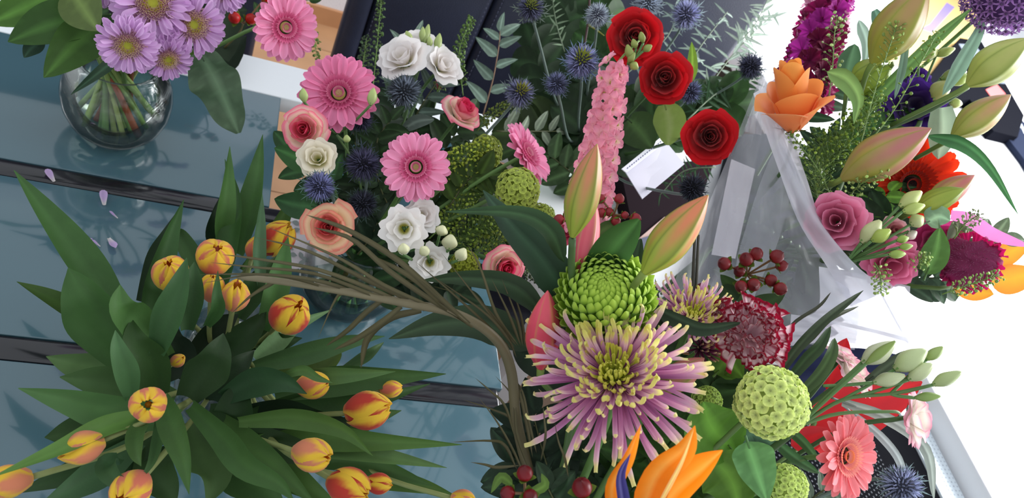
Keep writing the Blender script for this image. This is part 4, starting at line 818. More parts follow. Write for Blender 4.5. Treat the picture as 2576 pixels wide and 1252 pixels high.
# pink spike low (second larkspur behind lily bud)
rosette('carnation', 1480, 600, 1.05, 84, (-.1, 0, 1), aC, 'deep pink frilly flower behind the pink lily bud', 'pf', two((206, 60, 100), (222, 90, 124)), LISI, .09)
rosette('carnation', 1432, 580, 1.06, 60, (-.1, 0, 1), aC, 'deep pink frilly flower between round red berries and the pink lily bud', 'pf', two((206, 60, 100), (222, 90, 124)), LISI, .09)
rosette('carnation', 1505, 520, 1.06, 62, (.2, 0, 1), aC, 'pink frilly flower behind the upright lily bud', 'pf', two((206, 60, 100), (222, 90, 124)), LISI, .09)
for l, pts, n_, s_, c in (
 ('dark leaves among the stems below the very dark thistle', [(960, 560, 1.09), (930, 500, 1.08), (900, 440, 1.08)], 9, 90, (30, 48, 26)),
 ('dark leaves among the stems above the white lisianthus', [(990, 540, 1.09), (960, 480, 1.08), (940, 400, 1.08)], 8, 90, (34, 54, 28)),
 ('dark leaves between centre gerbera and upper gerbera', [(950, 420, 1.09), (950, 350, 1.08), (985, 300, 1.08)], 8, 80, (36, 58, 30)),
 ('olive leaves under the yellow green pennycress', [(1130, 520, 1.09), (1180, 450, 1.09), (1230, 440, 1.09)], 9, 90, (56, 78, 28)),
 ('dark leaves beside the coral rose throat side', [(900, 640, 1.08), (930, 600, 1.07), (950, 560, 1.07)], 8, 90, (30, 50, 32)),
 ('sagging leaves before the vase of red roses', [(1480, 470, 1.3), (1420, 420, 1.3), (1370, 380, 1.32)], 8, 90, (62, 84, 52))):
    branch(l, pts, n_, s_, c, 'broad', .55)
# ================================================================ D: tulips
TUL = {}
for k, (x, y, z, w_, f, kind, op, l) in {
 'a': (430, 688, .97, 90, (-.1, -.45, .8), 1, .0, 'yellow and rose tulip with a green leaf crossing it'),
 'b': (541, 645, .98, 92, (.1, -.35, .85), 1, .0, 'yellow tulip with deep rose sides, highest of the close group of four'),
 'c': (533, 722, .97, 62, (.05, -.6, .6), 2, .0, 'narrow yellow tulip between two others under the palm leaflets'),
 'd': (592, 742, .97, 68, (.1, -.6, .6), 2, .06, 'yellow tulip with a gaping petal under the palm rib'),
 'e': (730, 790, .95, 94, (.35, -.35, .8), 0, .0, 'orange and yellow tulip standing under the palm frond'),
 'f': (698, 598, .93, 80, (.55, -.55, .45), 0, .0, 'coral tulip beside the patterned envelope'),
 'g': (640, 622, .92, 46, (.2, -.8, .4), 1, .0, 'small yellow tulip peeking between upright leaves'),
 'h': (788, 968, .95, 70, (.75, -.1, .55), 1, .0, 'yellow tulip wrapped by a green leaf at the bunch centre'),
 'i': (985, 978, .92, 44, (.95, -.12, .25), 1, .0, 'slim yellow tulip behind the red striped one'),
 'j': (928, 1030, .95, 92, (.85, -.15, .45), 0, .0, 'deep red tulip with yellow stripes'),
 'k': (373, 1017, 1.03, 86, (-.05, 0, 1), 1, .04, 'yellow tulip seen straight from above with an open centre'),
 'l': (203, 1127, .97, 84, (-.85, .35, .45), 2, .0, 'salmon tulip lying outward over the bare teal glass'),
 'm': (787, 1143, .97, 84, (.75, .12, .6), 2, .02, 'peach and yellow tulip with an open tip below the red one'),
 'n': (880, 1225, .95, 90, (.75, .3, .5), 0, .0, 'coral tulip at the lower edge beneath the peach one'),
 'o': (955, 1216, .93, 50, (.95, .08, .25), 0, .0, 'half-hidden coral and yellow tulip at the lower edge'),
 'p': (330, 1232, .97, 92, (-.35, .45, .75), 1, .05, 'yellow tulip half covered by a leaf at the lower edge'),
 'q': (18, 1212, .95, 84, (-.9, .2, .3), 2, .0, 'salmon tulip cut by the lower corner of the photo'),
 'r': (1166, 1256, .93, 50, (.9, .1, .35), 2, .0, 'peach tulip tip just entering beside the dark vase leaves'),
 's': (448, 906, .93, 34, (.5, -.3, .7), 2, .0, 'tiny closed green tulip bud in the shadow of the leaves')}.items():
    TUL[k] = (tulip(x, y, z, w_, f, aD, l, kind, op), x, y)
cd_ = (520, 975)
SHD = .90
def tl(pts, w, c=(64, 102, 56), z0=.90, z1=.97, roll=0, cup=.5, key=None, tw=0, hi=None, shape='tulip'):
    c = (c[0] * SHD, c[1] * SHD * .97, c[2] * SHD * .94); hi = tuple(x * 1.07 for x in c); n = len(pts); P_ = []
    for i, (x, y) in enumerate(pts):
        s = i / (n - 1); z = z0 + (z1 - z0) * math.sin(min(1, s * 1.15) * PI / 2); P_.append((x, y, dep(x, y, z)))
    mx, my = pts[n // 2]; own = TUL[key][0] if key else min(TUL.values(), key=lambda q: (q[1] - mx) ** 2 + (q[2] - my) ** 2)[0]
    leafpx('', P_, w, c, roll=roll, shape=shape, cup=cup, twist=tw, par=own, veins=False, hi=hi, nv=18)
g1, g2, g3, g4 = (74, 118, 62), (56, 92, 50), (38, 66, 38), (92, 132, 84)
TL = [
 # pts, width, colour, z0,z1, roll
 ([(330, 860), (255, 730), (180, 620), (105, 520), (35, 428)], 104, g1, .88, .94, .5),
 ([(300, 860), (200, 790), (120, 745), (42, 708)], 62, (70, 104, 44), .84, .88, .4),
 ([(330, 920), (250, 810), (205, 740), (172, 674)], 150, g1, .90, .97, -.25),
 ([(420, 900), (340, 810), (305, 770), (302, 716)], 100, (80, 124, 66), .93, 1.0, .2),
 ([(400, 900), (385, 760), (420, 620), (462, 502)], 84, (58, 100, 50), .88, .95, .55),
 ([(360, 760), (400, 660), (430, 590), (455, 520)], 70, (36, 60, 34), .86, .91, -.5),
 ([(540, 740), (490, 660), (450, 590), (444, 585)], 56, (56, 92, 46), .90, .94, .3),
 ([(395, 890), (420, 800), (450, 720), (470, 648)], 80, (62, 104, 60), .95, 1.01, -.1),
 ([(470, 830), (478, 760), (485, 700), (489, 658)], 66, (54, 90, 50), .95, 1.0, .2),
 ([(560, 640), (560, 560), (572, 470), (578, 368)], 62, (84, 130, 68), .88, .97, .6),
 ([(560, 720), (575, 620), (590, 500), (566, 400)], 66, (66, 108, 56), .86, .95, -.5),
 ([(600, 640), (625, 540), (645, 440), (661, 338)], 66, (80, 126, 66), .87, .96, -.4),
 ([(545, 640), (536, 590), (545, 540), (556, 490)], 46, (30, 54, 30), .86, .91, .3),
 ([(660, 740), (650, 650), (655, 560), (660, 488)], 40, (92, 134, 96), .90, .96, .5),
 ([(610, 680), (680, 600), (720, 530), (750, 478)], 52, (78, 118, 52), .87, .93, .5),
 ([(660, 830), (690, 740), (710, 660), (725, 596)], 70, (84, 132, 72), .90, .97, .3),
 ([(520, 820), (545, 780), (545, 740), (548, 680)], 40, (58, 100, 52), .95, 1.0, .3),
 ([(560, 900), (600, 860), (640, 820), (670, 780)], 80, (46, 78, 40), .88, .92, 0),
 ([(640, 900), (690, 860), (740, 820), (835, 778)], 60, (120, 162, 112), .87, .89, .4),
 ([(470, 1000), (520, 930), (545, 890), (562, 838)], 118, (50, 78, 44), .93, 1.0, .15),
 ([(330, 1000), (318, 940), (298, 880), (290, 830)], 66, (84, 128, 82), .95, 1.01, .2),
 ([(400, 1000), (380, 920), (340, 860), (330, 800)], 96, (58, 92, 46), .90, .97, .1),
 ([(330, 960), (250, 930), (180, 915), (116, 896)], 92, (100, 138, 84), .83, .86, -.2),
 ([(440, 1010), (330, 985), (240, 960), (150, 948)], 120, (78, 114, 66), .88, .93, .2),
 ([(450, 1050), (300, 1040), (180, 1010), (46, 976)], 104, (86, 130, 76), .91, .96, -.25),
 ([(340, 1080), (240, 1080), (170, 1090), (112, 1100)], 110, (74, 108, 64), .84, .87, .1),
 ([(400, 1040), (280, 1070), (150, 1130), (-20, 1200)], 66, (94, 138, 66), .93, .99, .5),
 ([(420, 1080), (300, 1150), (180, 1190), (40, 1240)], 100, (60, 90, 54), .84, .88, 0),
 ([(350, 1110), (260, 1180), (180, 1230), (100, 1270)], 90, (74, 112, 76), .86, .9, 0),
 ([(372, 1040), (345, 1090), (345, 1140), (355, 1172)], 54, (72, 108, 56), .93, 1.0, .4),
 ([(400, 1040), (400, 1100), (385, 1160), (352, 1208)], 38, (80, 120, 74), .93, .98, .6),
 ([(410, 1000), (430, 1060), (460, 1150), (476, 1243)], 74, (76, 118, 60), .96, 1.02, .3),
 ([(480, 1020), (560, 1100), (620, 1170), (700, 1215), (740, 1260)], 78, (70, 110, 56), .93, .98, .3),
 ([(470, 1060), (510, 1140), (540, 1200), (520, 1270)], 130, (82, 116, 66), .86, .9, -.2),
 ([(400, 1120), (390, 1180), (420, 1230), (440, 1280)], 110, (58, 88, 48), .84, .88, .1),
 ([(300, 1150), (270, 1170), (300, 1210), (360, 1222)], 60, (70, 112, 72), .93, .98, .3),
 ([(540, 1010), (560, 960), (600, 920), (640, 880)], 90, (42, 68, 40), .86, .92, 0),
 ([(520, 1040), (580, 1060), (600, 1000), (628, 960)], 110, (42, 70, 38), .88, .93, -.2),
 ([(560, 1000), (640, 960), (710, 960), (772, 990)], 84, (54, 92, 58), .92, .97, .2),
 ([(640, 920), (760, 890), (870, 860), (968, 845)], 64, (78, 116, 70), .88, .94, .3),
 ([(680, 940), (780, 930), (840, 890), (850, 880)], 76, (92, 120, 56), .83, .86, -.2),
 ([(860, 930), (910, 900), (940, 880), (966, 860)], 34, (84, 116, 74), .86, .9, .3),
 ([(700, 960), (800, 945), (900, 940), (995, 934)], 54, (98, 140, 82), .92, .97, .4),
 ([(690, 990), (820, 960), (960, 950), (1122, 940)], 84, (66, 104, 52), .88, .93, .15),
 ([(700, 950), (760, 930), (800, 950), (838, 963)], 30, (86, 124, 68), .96, 1.0, .3),
 ([(620, 1050), (760, 1020), (920, 1010), (1082, 965)], 74, (56, 92, 46), .86, .9, .1),
 ([(560, 1060), (700, 1060), (800, 1070), (900, 1060)], 120, (34, 58, 34), .84, .9, 0),
 ([(780, 1100), (860, 1080), (940, 1050), (1010, 1032)], 66, (74, 112, 56), .86, .9, .2),
 ([(600, 1060), (740, 1050), (860, 1080), (938, 1146)], 62, (82, 120, 58), .93, .98, .4),
 ([(640, 1110), (800, 1100), (960, 1110), (1162, 1118)], 70, (84, 124, 60), .88, .92, .2),
 ([(560, 1080), (640, 1110), (760, 1140), (830, 1180)], 90, (52, 82, 44), .86, .9, 0),
 ([(700, 1140), (840, 1130), (980, 1150), (1124, 1176)], 60, (96, 134, 78), .88, .91, -.3),
 ([(760, 1160), (900, 1160), (1000, 1190), (1090, 1222)], 60, (70, 106, 56), .86, .89, .2),
 ([(820, 1200), (950, 1200), (1060, 1220), (1150, 1248)], 60, (80, 114, 52), .84, .87, .2),
 ([(560, 1060), (620, 1120), (700, 1180), (800, 1275)], 90, (74, 112, 56), .90, .94, .2),
 ([(540, 1100), (600, 1180), (660, 1230), (720, 1280)], 130, (66, 102, 54), .84, .88, 0),
 ([(660, 1140), (720, 1190), (780, 1230), (860, 1280)], 80, (74, 108, 50), .84, .88, 0),
 ([(600, 880), (650, 840), (700, 860), (760, 850)], 80, (50, 84, 40), .84, .88, .1),
 ([(400, 950), (450, 900), (430, 850), (440, 800)], 90, (30, 50, 30), .84, .9, 0),
 ([(470, 960), (520, 880), (560, 820), (600, 790)], 90, (34, 56, 32), .84, .9, 0),
 ([(600, 800), (630, 740), (650, 700), (700, 640)], 70, (52, 88, 44), .88, .92, .1),
]
for pts, w_, c, z0, z1, r in TL: tl(pts, w_, c, z0, z1, r)
# ================================================================ E: big front bouquet
spider(1545, 945, .70, 505, (-.0, -.42, .9), aE, 'huge mauve spider chrysanthemum with lime curled petal tips')
green_mum(1522, 752, .74, 250, (.02, -.42, .9), aE, 'lime green globe chrysanthemum above the huge spider chrysanthemum')
spider(1742, 795, .80, 255, (.25, -.62, .62), aE, 'smaller cream spider chrysanthemum cupped by a dark leaf', n=210, half=True)
carnation(1888, 842, .77, 190, (.2, -.2, .9), aE, 'white carnation with crimson edged frills')
carnation(1822, 790, .80, 84, (.0, -.5, .8), aE, 'small crimson and white carnation behind the big one')
viburnum(1940, 1012, .70, 178, (.1, .1, 1), aE, 'large lime viburnum ball under the crimson edged carnation', (208, 224, 136), n=105)
viburnum(1975, 1222, .74, 108, (.1, .2, 1), aE, 'lime viburnum ball at the lower edge beside the salmon gerbera', (200, 218, 124))
viburnum(1778, 1008, .80, 76, (0, -.3, .9), aE, 'small viburnum ball behind the spider chrysanthemum petals', (170, 196, 96), n=70)
gerbera(2122, 1145, .78, 225, (.72, .15, .52), aE, 'salmon pink gerbera with a dark red eye', 'salmon', (252, 146, 152), (250, 176, 184), (96, 24, 30), ring=(240, 140, 60), roll=.3, w=.95)
def grp(name, label, cat, base, st, anchor=None):
    t = thing(name, label, cat, Matrix.Translation(A(*base)))
    wtube(t, 'stem', [A(*q) for q in st] + ([anchor] if anchor is not None else []), .0035, .004, (66, 92, 50)); return t
pc, gc, mc = (216, 116, 104), (156, 170, 64), (118, 132, 48)
t = grp('lily_stem', 'lily stem with upright green and pink buds over the green chrysanthemum', 'lily', (1440, 760, .74), [(1440, 600, .69), (1440, 700, .72), (1470, 800, .76)], aE)
lily_bud(t, A(1440, 596, .69), A(1502, 362, .66), 90 * .67 / F, gc, (220, 130, 104), mc)
lily_bud(t, A(1455, 690, .735), A(1496, 500, .74), 70 * .74 / F, (206, 80, 100), (222, 110, 120), (196, 150, 110), ped=A(1450, 760, .75))
lily_bud(t, A(1618, 690, .69), A(1782, 490, .665), 104 * .68 / F, gc, (228, 124, 96), mc, ped=A(1560, 760, .75))
lily_bud(t, A(1360, 930, .76), A(1378, 730, .735), 92 * .75 / F, (212, 66, 92), (232, 92, 110), (206, 140, 90), ped=A(1400, 1000, .78))
lily_bud(t, A(1660, 985, .76), A(1772, 900, .76), 74 * .76 / F, (168, 130, 90), (196, 110, 110), mc, ped=A(1600, 1050, .78))
dl = (40, 66, 38)
for pts, w_, c, r, sh in (
 ([(1480, 720, .74), (1540, 630, .72), (1608, 552, .70)], 96, (52, 88, 40), .1, 'oval'),
 ([(1450, 790, .76), (1370, 660, .75), (1290, 570, .76), (1215, 478, .80)], 110, (40, 62, 44), .35, 'lance'),
 ([(1420, 660, .74), (1380, 575, .73), (1290, 535, .74), (1120, 532, .80)], 62, (46, 72, 42), .5, 'lance'),
 ([(1560, 720, .76), (1590, 680, .76), (1612, 600, .76)], 44, (34, 52, 34), .2, 'oval'),
 ([(1380, 800, .78), (1290, 720, .78), (1170, 700, .80), (1060, 705, .84)], 62, (38, 56, 34), .2, 'lance'),
 ([(1340, 880, .80), (1220, 815, .80), (1100, 815, .82), (978, 852, .84)], 100, (40, 56, 36), .3, 'lance'),
 ([(1640, 770, .745), (1700, 800, .735), (1770, 825, .735), (1862, 812, .75)], 62, (44, 60, 44), .9, 'oval'),
 ([(1470, 1010, .80), (1400, 920, .8), (1340, 900, .8), (1290, 880, .82)], 110, (32, 48, 32), .1, 'broad'),
): leafpx('', pts, w_, c, roll=r, shape=sh, cup=.3, par=t, veins=False, nv=16)
# palm frond
t = thing('palm_frond', 'brownish palm frond arching over the tulips', 'palm leaf', Matrix.Translation(A(1290, 1080, .78)))
rb, rc2 = (84, 76, 52), (120, 112, 88)
rach = [A(1330, 1190, .82), A(1300, 1060, .80), A(1285, 930, .78), A(1245, 850, .76), A(1150, 790, .74), A(1020, 762, .72), A(880, 735, .71), A(740, 712, .71), (A(600, 695, .72))]
wtube(t, 'midrib', rach, .0062, .0030, rb, rc2, n=10, seg=50)
def lf(pts, w_, c=(66, 63, 40), r=0): leafpx('', pts, w_, c, roll=r, shape='strap' if w_ > 13 else 'lance', cup=.5, par=t, veins=False, name='leaflet', nv=14, nu=2, hi=(100, 94, 66))
for pts, w_ in (
 ([(1180, 815, .742), (1110, 752, .725), (1002, 655, .70), (875, 578, .69), (770, 540, .70)], 15), ([(1160, 800, .738), (1070, 745, .72), (975, 678, .70), (885, 601, .69), (790, 572, .70)], 14),
 ([(1110, 780, .73), (975, 722, .71), (851, 648, .695), (667, 568, .70)], 12), ([(1060, 772, .725), (918, 702, .705), (774, 631, .695), (640, 596, .70)], 12),
 ([(1020, 764, .72), (942, 730, .71), (801, 678, .695), (640, 650, .69), (560, 640, .69)], 12), ([(1000, 762, .72), (940, 742, .71), (791, 688, .70), (640, 672, .69), (530, 660, .69)], 11),
 ([(940, 750, .72), (800, 706, .70), (660, 690, .695), (500, 690, .70)], 11), ([(840, 730, .71), (740, 700, .70), (640, 690, .70), (510, 712, .70)], 9), ([(1190, 820, .745), (1120, 770, .73), (1040, 700, .71), (930, 640, .70)], 16),
 ([(700, 706, .715), (670, 720, .72), (630, 745, .73), (580, 790, .75)], 11), ([(990, 735, .72), (925, 782, .73), (875, 830, .75), (820, 870, .79)], 14),
 ([(1010, 770, .72), (960, 810, .73), (900, 850, .75), (840, 880, .78)], 16), ([(1060, 780, .73), (980, 800, .74), (925, 850, .76), (908, 925, .79)], 20), ([(900, 745, .715), (862, 738, .72), (840, 760, .73), (800, 850, .75)], 9),
 ([(1290, 880, .775), (1177, 772, .75), (1046, 658, .745)], 8), ([(1295, 875, .775), (1227, 793, .76), (1086, 692, .75)], 8), ([(1300, 870, .78), (1236, 795, .765), (1110, 635, .76)], 8), ([(1305, 870, .78), (1250, 793, .77), (1210, 678, .765), (1177, 615, .77)], 9),
 ([(1310, 870, .785), (1280, 790, .775), (1236, 700, .77)], 8), ([(1315, 870, .785), (1300, 800, .78), (1262, 700, .775)], 8), ([(1320, 870, .79), (1312, 800, .785), (1290, 730, .78)], 8), ([(1300, 900, .78), (1262, 820, .77), (1160, 700, .765)], 7),
 ([(1295, 1100, .80), (1270, 1020, .80), (1230, 980, .81), (1195, 950, .82)], 7), ([(1310, 1150, .81), (1290, 1060, .81), (1240, 1030, .82), (1165, 1005, .84)], 8),
 ([(1300, 1180, .81), (1270, 1120, .82), (1230, 1108, .84), (1130, 1112, .88)], 9), ([(1310, 1170, .81), (1250, 1175, .82), (1220, 1168, .83), (1184, 1162, .84)], 9),
 ([(1330, 1180, .80), (1300, 1090, .79), (1290, 1000, .79), (1246, 945, .80)], 8), ([(1340, 1150, .79), (1320, 1040, .79), (1300, 960, .79), (1290, 905, .80)], 10),
 ([(1350, 1140, .79), (1330, 1060, .79), (1312, 980, .79), (1270, 930, .80)], 8), ([(1320, 1200, .81), (1290, 1130, .81), (1250, 1060, .81), (1205, 1000, .82)], 7),
 ([(1360, 1160, .74), (1372, 1100, .66), (1370, 1060, .66), (1366, 1020, .67)], 7), ([(1430, 1200, .70), (1420, 1150, .66), (1405, 1110, .66), (1395, 1060, .67)], 7)): lf(pts, w_)
# hypericum low and among pink flowers
hypericum('dark red berries at the lower edge below the spider chrysanthemum', [(1340, 1330, .70), (1330, 1270, .68), (1320, 1240, .67)], [(1320, 1190, .66, 21), (1277, 1240, .66, 19), (1334, 1248, .655, 19), (1464, 1226, .65, 26, (1470, 1300, .68))], (132, 18, 30), leaves=[(((1330, 1240, .68), (1370, 1220, .68), (1362, 1190, .68)), 26, (92, 122, 52)), (((1290, 1220, .68), (1260, 1200, .68), (1235, 1240, .68)), 26, (92, 122, 52))])
hypericum('red berries standing against the white desk behind the lily buds', [(1490, 640, 1.0), (1520, 580, 1.0), (1545, 540, .99)], [(1558, 500, .98, 13), (1533, 533, .99, 12), (1572, 541, .98, 10), (1598, 549, .98, 14), (1407, 552, .98, 14), (1514, 535, .99, 13), (1549, 555, .99, 13), (1512, 500, .99, 12)], (168, 44, 52), leaves=[(((1500, 590, .99), (1530, 570, .99), (1560, 562, .99)), 34, (70, 92, 40))])
hypericum('red berries behind the clear plastic wrap', [(1860, 860, .98), (1850, 760, .97), (1880, 690, .96)], [(1822, 663, .93, 17), (1877, 652, .93, 18), (1903, 638, .93, 17), (1954, 645, .93, 18), (1966, 668, .94, 15), (1864, 720, .92, 16), (1896, 716, .92, 17), (1940, 705, .93, 16), (1963, 726, .92, 17), (1860, 682, .94, 15)], (146, 38, 44), leaves=[(((1880, 760, .96), (1840, 720, .96), (1812, 690, .96)), 40, (52, 76, 36)), (((1880, 770, .96), (1930, 760, .96), (1975, 740, .96)), 46, (48, 72, 34)), (((1880, 780, .96), (1900, 800, .96), (1960, 810, .96)), 60, (50, 70, 40)), (((1850, 760, .96), (1830, 740, .96), (1800, 760, .96)), 56, (44, 64, 36))])
hypericum('single dull red berries behind the smaller spider chrysanthemum', [(1790, 820, .90), (1775, 770, .88), (1770, 745, .87)], [(1766, 728, .86, 17), (1752, 742, .865, 12)], (130, 40, 50))
# strelitzia
t = thing('bird_of_paradise', 'orange bird of paradise flower with a blue tongue', 'flower', Matrix.Translation(A(1600, 1330, .60))); orr = (250, 140, 16)
wtube(t, 'stem', [A(1600, 1330, .60), A(1600, 1420, .66), aE], .006, .006, (80, 110, 60))
for pts, w_, c, r in (([(1600, 1340, .60), (1650, 1200, .57), (1720, 1130, .555), (1748, 1070, .55)], 88, (250, 136, 14), .35), ([(1620, 1340, .605), (1690, 1240, .58), (1760, 1180, .57), (1818, 1132, .565)], 112, (248, 132, 10), -.35), ([(1560, 1330, .60), (1540, 1230, .585), (1580, 1150, .575), (1612, 1068, .57)], 50, orr, .4)):
    leafpx('', pts, w_, c, roll=r, shape='lance', cup=.6, par=t, veins=False, name='petal', hi=(255, 172, 70), nv=16)
leafpx('', [(1585, 1340, .59), (1564, 1240, .575), (1562, 1190, .57), (1586, 1140, .567)], 34, (62, 58, 128), roll=.2, shape='lance', cup=1.2, par=t, veins=False, name='tongue', hi=(120, 120, 190), plabel='blue tongue petal')
leafpx('', [(1640, 1300, .56), (1690, 1210, .548), (1720, 1150, .543), (1745, 1080, .54)], 13, (252, 190, 120), par=t, veins=False, name='petal_edge', shape='lance', cup=.8)
# foliage under the front bouquet
gg, g5, g6 = (92, 146, 48), (52, 82, 38), (34, 54, 32)
for l, pts, w_, c, r, wv in (('toothed bright green leaf between viburnum and spider chrysanthemum', [(1850, 1140, .76), (1790, 1070, .75), (1770, 1010, .75)], 170, (84, 128, 44), .2, .1), ('pale green pointed leaf hanging under the large viburnum', [(1880, 1110, .73), (1900, 1170, .72), (1930, 1262, .71)], 110, (102, 152, 92), -.3, .1), ('green leaf at the lower edge beside the orange flower', [(1790, 1150, .76), (1840, 1210, .75), (1860, 1290, .74)], 150, (88, 128, 46), .2, .08), ('green leaf behind the crimson carnation stem', [(1800, 940, .80), (1830, 910, .80), (1870, 950, .79)], 90, (80, 118, 40), .2, .1), ('dusky teal leaf behind the big viburnum', [(1860, 1120, .79), (1900, 1090, .79), (1960, 1130, .79)], 90, (86, 122, 96), .2, .05)):
    leafpx(l, pts, w_, c, roll=r, wave=wv, nv=18)
for l, pts, n_, s_, c in (
 ('dark leaves low between palm base and berries', [(1380, 1330, .84), (1340, 1230, .84), (1290, 1160, .85)], 9, 130, (36, 56, 38)),
 ('dark leaves under the spider chrysanthemum on the tulip side', [(1440, 1300, .84), (1380, 1180, .84), (1340, 1040, .84)], 12, 150, (28, 44, 30)),
 ('dark leaves right below the spider chrysanthemum centre', [(1520, 1330, .84), (1500, 1200, .84), (1480, 1080, .84)], 12, 160, (34, 56, 32)),
 ('mid green leaves behind the orange flower', [(1640, 1330, .82), (1640, 1200, .82), (1620, 1100, .83)], 12, 160, (48, 80, 34)),
 ('mid green leaves between orange flower and toothed leaf', [(1740, 1300, .82), (1720, 1180, .82), (1700, 1060, .83)], 12, 160, (58, 92, 38)),
 ('dark leaves behind the spider chrysanthemum top', [(1560, 1050, .84), (1600, 930, .84), (1640, 830, .84)], 12, 150, (40, 60, 32)),
 ('dark leaves behind the green chrysanthemum', [(1480, 1000, .84), (1440, 900, .84), (1450, 800, .84)], 12, 140, (30, 46, 28)),
 ('dark leaves under the crimson edged carnation', [(1760, 1100, .84), (1790, 970, .84), (1830, 880, .84)], 11, 130, (44, 68, 34)),
 ('green leaves at the lower edge beside the lime viburnum', [(1900, 1330, .80), (1880, 1260, .80), (1860, 1200, .80)], 8, 120, (62, 98, 44)),
 ('dark round leaves beside the lower berries', [(1430, 1330, .74), (1400, 1270, .73), (1380, 1230, .73)], 7, 110, (40, 62, 40)),
 ('fine green leaves under the toothed leaf at the edge', [(1800, 1300, .80), (1800, 1240, .80), (1770, 1180, .80)], 9, 80, (70, 100, 46))):
    branch(l, pts, n_, s_, c, 'broad', .6)
t = thing('purple_tuft', 'dark purple thin petalled flower between spider chrysanthemum and carnation', 'flower', frame(A(1762, 875, .80), facing(1762, 875, (.4, -.1, .8))))
tp = mk('petal', *blade(1, .1, 'tube', .8, 2, 0, 1, nu=2, nv=8, cf=ramp([(0, (70, 14, 44)), (.7, (132, 56, 96)), (1, (214, 200, 130))])), M_PET)
for i in range(44): part(t, 'petal', tp, Rz(i * 2.4) @ Rx(1.3 - i / 44 * 1.3) @ Sc(.026 * random.uniform(.8, 1.1)))
stem(t, aE, .002)
# white and pink lisianthus with buds
pkw = lambda u, v, q: mixc((238, 230, 220), (236, 120, 160), (max(v, abs(u) * .6) - .8) * 3.5)
rosette('lisianthus', 2150, 935, .82, 120, (.62, -.45, .25), aE, 'white lisianthus with pink frilled rim inside the bud spray', 'pw', pkw, LISI[1:], .07)
rosette('lisianthus', 2120, 890, .83, 84, (.5, -.75, .25), aE, 'slim white lisianthus with pink lip beside the strap leaves', 'pw', pkw, LISI[1:], .07)
rosette('lisianthus', 2312, 1052, .80, 130, (.85, .1, .3), aE, 'overexposed white lisianthus with pink spots near the desk edge', 'pw', pkw, LISI, .07)
t = grp('lisianthus_buds', 'spray of large greenish white lisianthus buds against the white desk', 'flower buds', (2030, 1060, .76), [(2010, 1070, .74), (1940, 1130, .78)], aE)
J1, J2, J3 = A(2010, 1070, .745), A(2120, 1005, .745), A(2240, 990, .745)
for a, b, w_, c, ped in ((( 2168, 912, .745), (2250, 862, .74), 50, (206, 212, 176), J1), ((2178, 915, .735), (2252, 858, .73), 24, (136, 158, 84), J1), ((2196, 962, .745), (2276, 944, .74), 36, (204, 212, 168), A(2070, 970, .745)), ((2250, 930, .75), (2330, 880, .745), 54, (198, 212, 158), J2), ((2285, 955, .745), (2345, 915, .74), 40, (200, 210, 162), J2), ((2345, 968, .745), (2418, 935, .74), 34, (188, 204, 144), J3), ((2330, 905, .755), (2372, 872, .75), 28, (164, 186, 112), J3), ((2300, 1000, .745), (2366, 996, .74), 24, (150, 178, 100), J3)):
    lisi_bud(t, A(*a), A(*b), w_ * a[2] / F, c, ped)
for q in ([J1, A(2090, 985, .745), A(2168, 912, .745)], [J1, J2, J3, A(2345, 968, .745)], [J1, A(2110, 1040, .75), A(2240, 1035, .755), A(2262, 1038, .76)]): wtube(t, 'side_stem', q, .002, .0015, (84, 112, 62))
# strap leaves
for l, pts, w_, c, r in (
 ('grey striped strap leaf arching over the black table', [(2120, 1010, .86), (2230, 1050, .87), (2330, 1130, .9), (2350, 1260, .93)], 30, (140, 148, 140), .3),
 ('pale strap leaf lying inside the grey striped one', [(2140, 1035, .87), (2220, 1100, .88), (2268, 1170, .9), (2272, 1260, .92)], 22, (170, 178, 176), .3),
 ('dark strap leaf rising toward the plastic wrap tip', [(1960, 940, .80), (2010, 870, .80), (2080, 800, .81), (2172, 730, .83)], 26, (48, 60, 40), .3),
 ('dark strap leaf beside the carnation', [(1985, 900, .81), (2040, 850, .81), (2090, 800, .82), (2160, 770, .84)], 15, (60, 66, 46), .2),
 ('wide dark strap leaf crossing the dark gap', [(1980, 960, .80), (2030, 900, .80), (2060, 870, .80), (2090, 820, .81)], 34, (50, 70, 42), .4),
 ('strap leaf nearest the pink lipped lisianthus', [(2000, 1000, .79), (2060, 940, .79), (2090, 890, .79), (2100, 850, .8)], 36, (62, 82, 48), .5),
 ('thin dark blade crossing the plastic wrap', [(1960, 860, .84), (2000, 810, .84), (2060, 770, .85), (2090, 735, .86)], 9, (58, 60, 46), 0),
 ('broad dark strap end beside the topmost bud', [(2180, 960, .80), (2240, 915, .8), (2292, 880, .8)], 34, (54, 64, 48), .4),
 ('green stalk leaf under the big viburnum', [(1940, 1100, .80), (2000, 1150, .8), (2060, 1190, .81)], 30, (66, 104, 62), .3),
 ('second green stalk leaf under the big viburnum', [(1960, 1060, .82), (2020, 1110, .82), (2060, 1160, .82)], 26, (72, 108, 66), .3)):
    leafpx(l, pts, w_, c, roll=r, shape='strap', veins=False, name='strap_leaf', cup=.5)
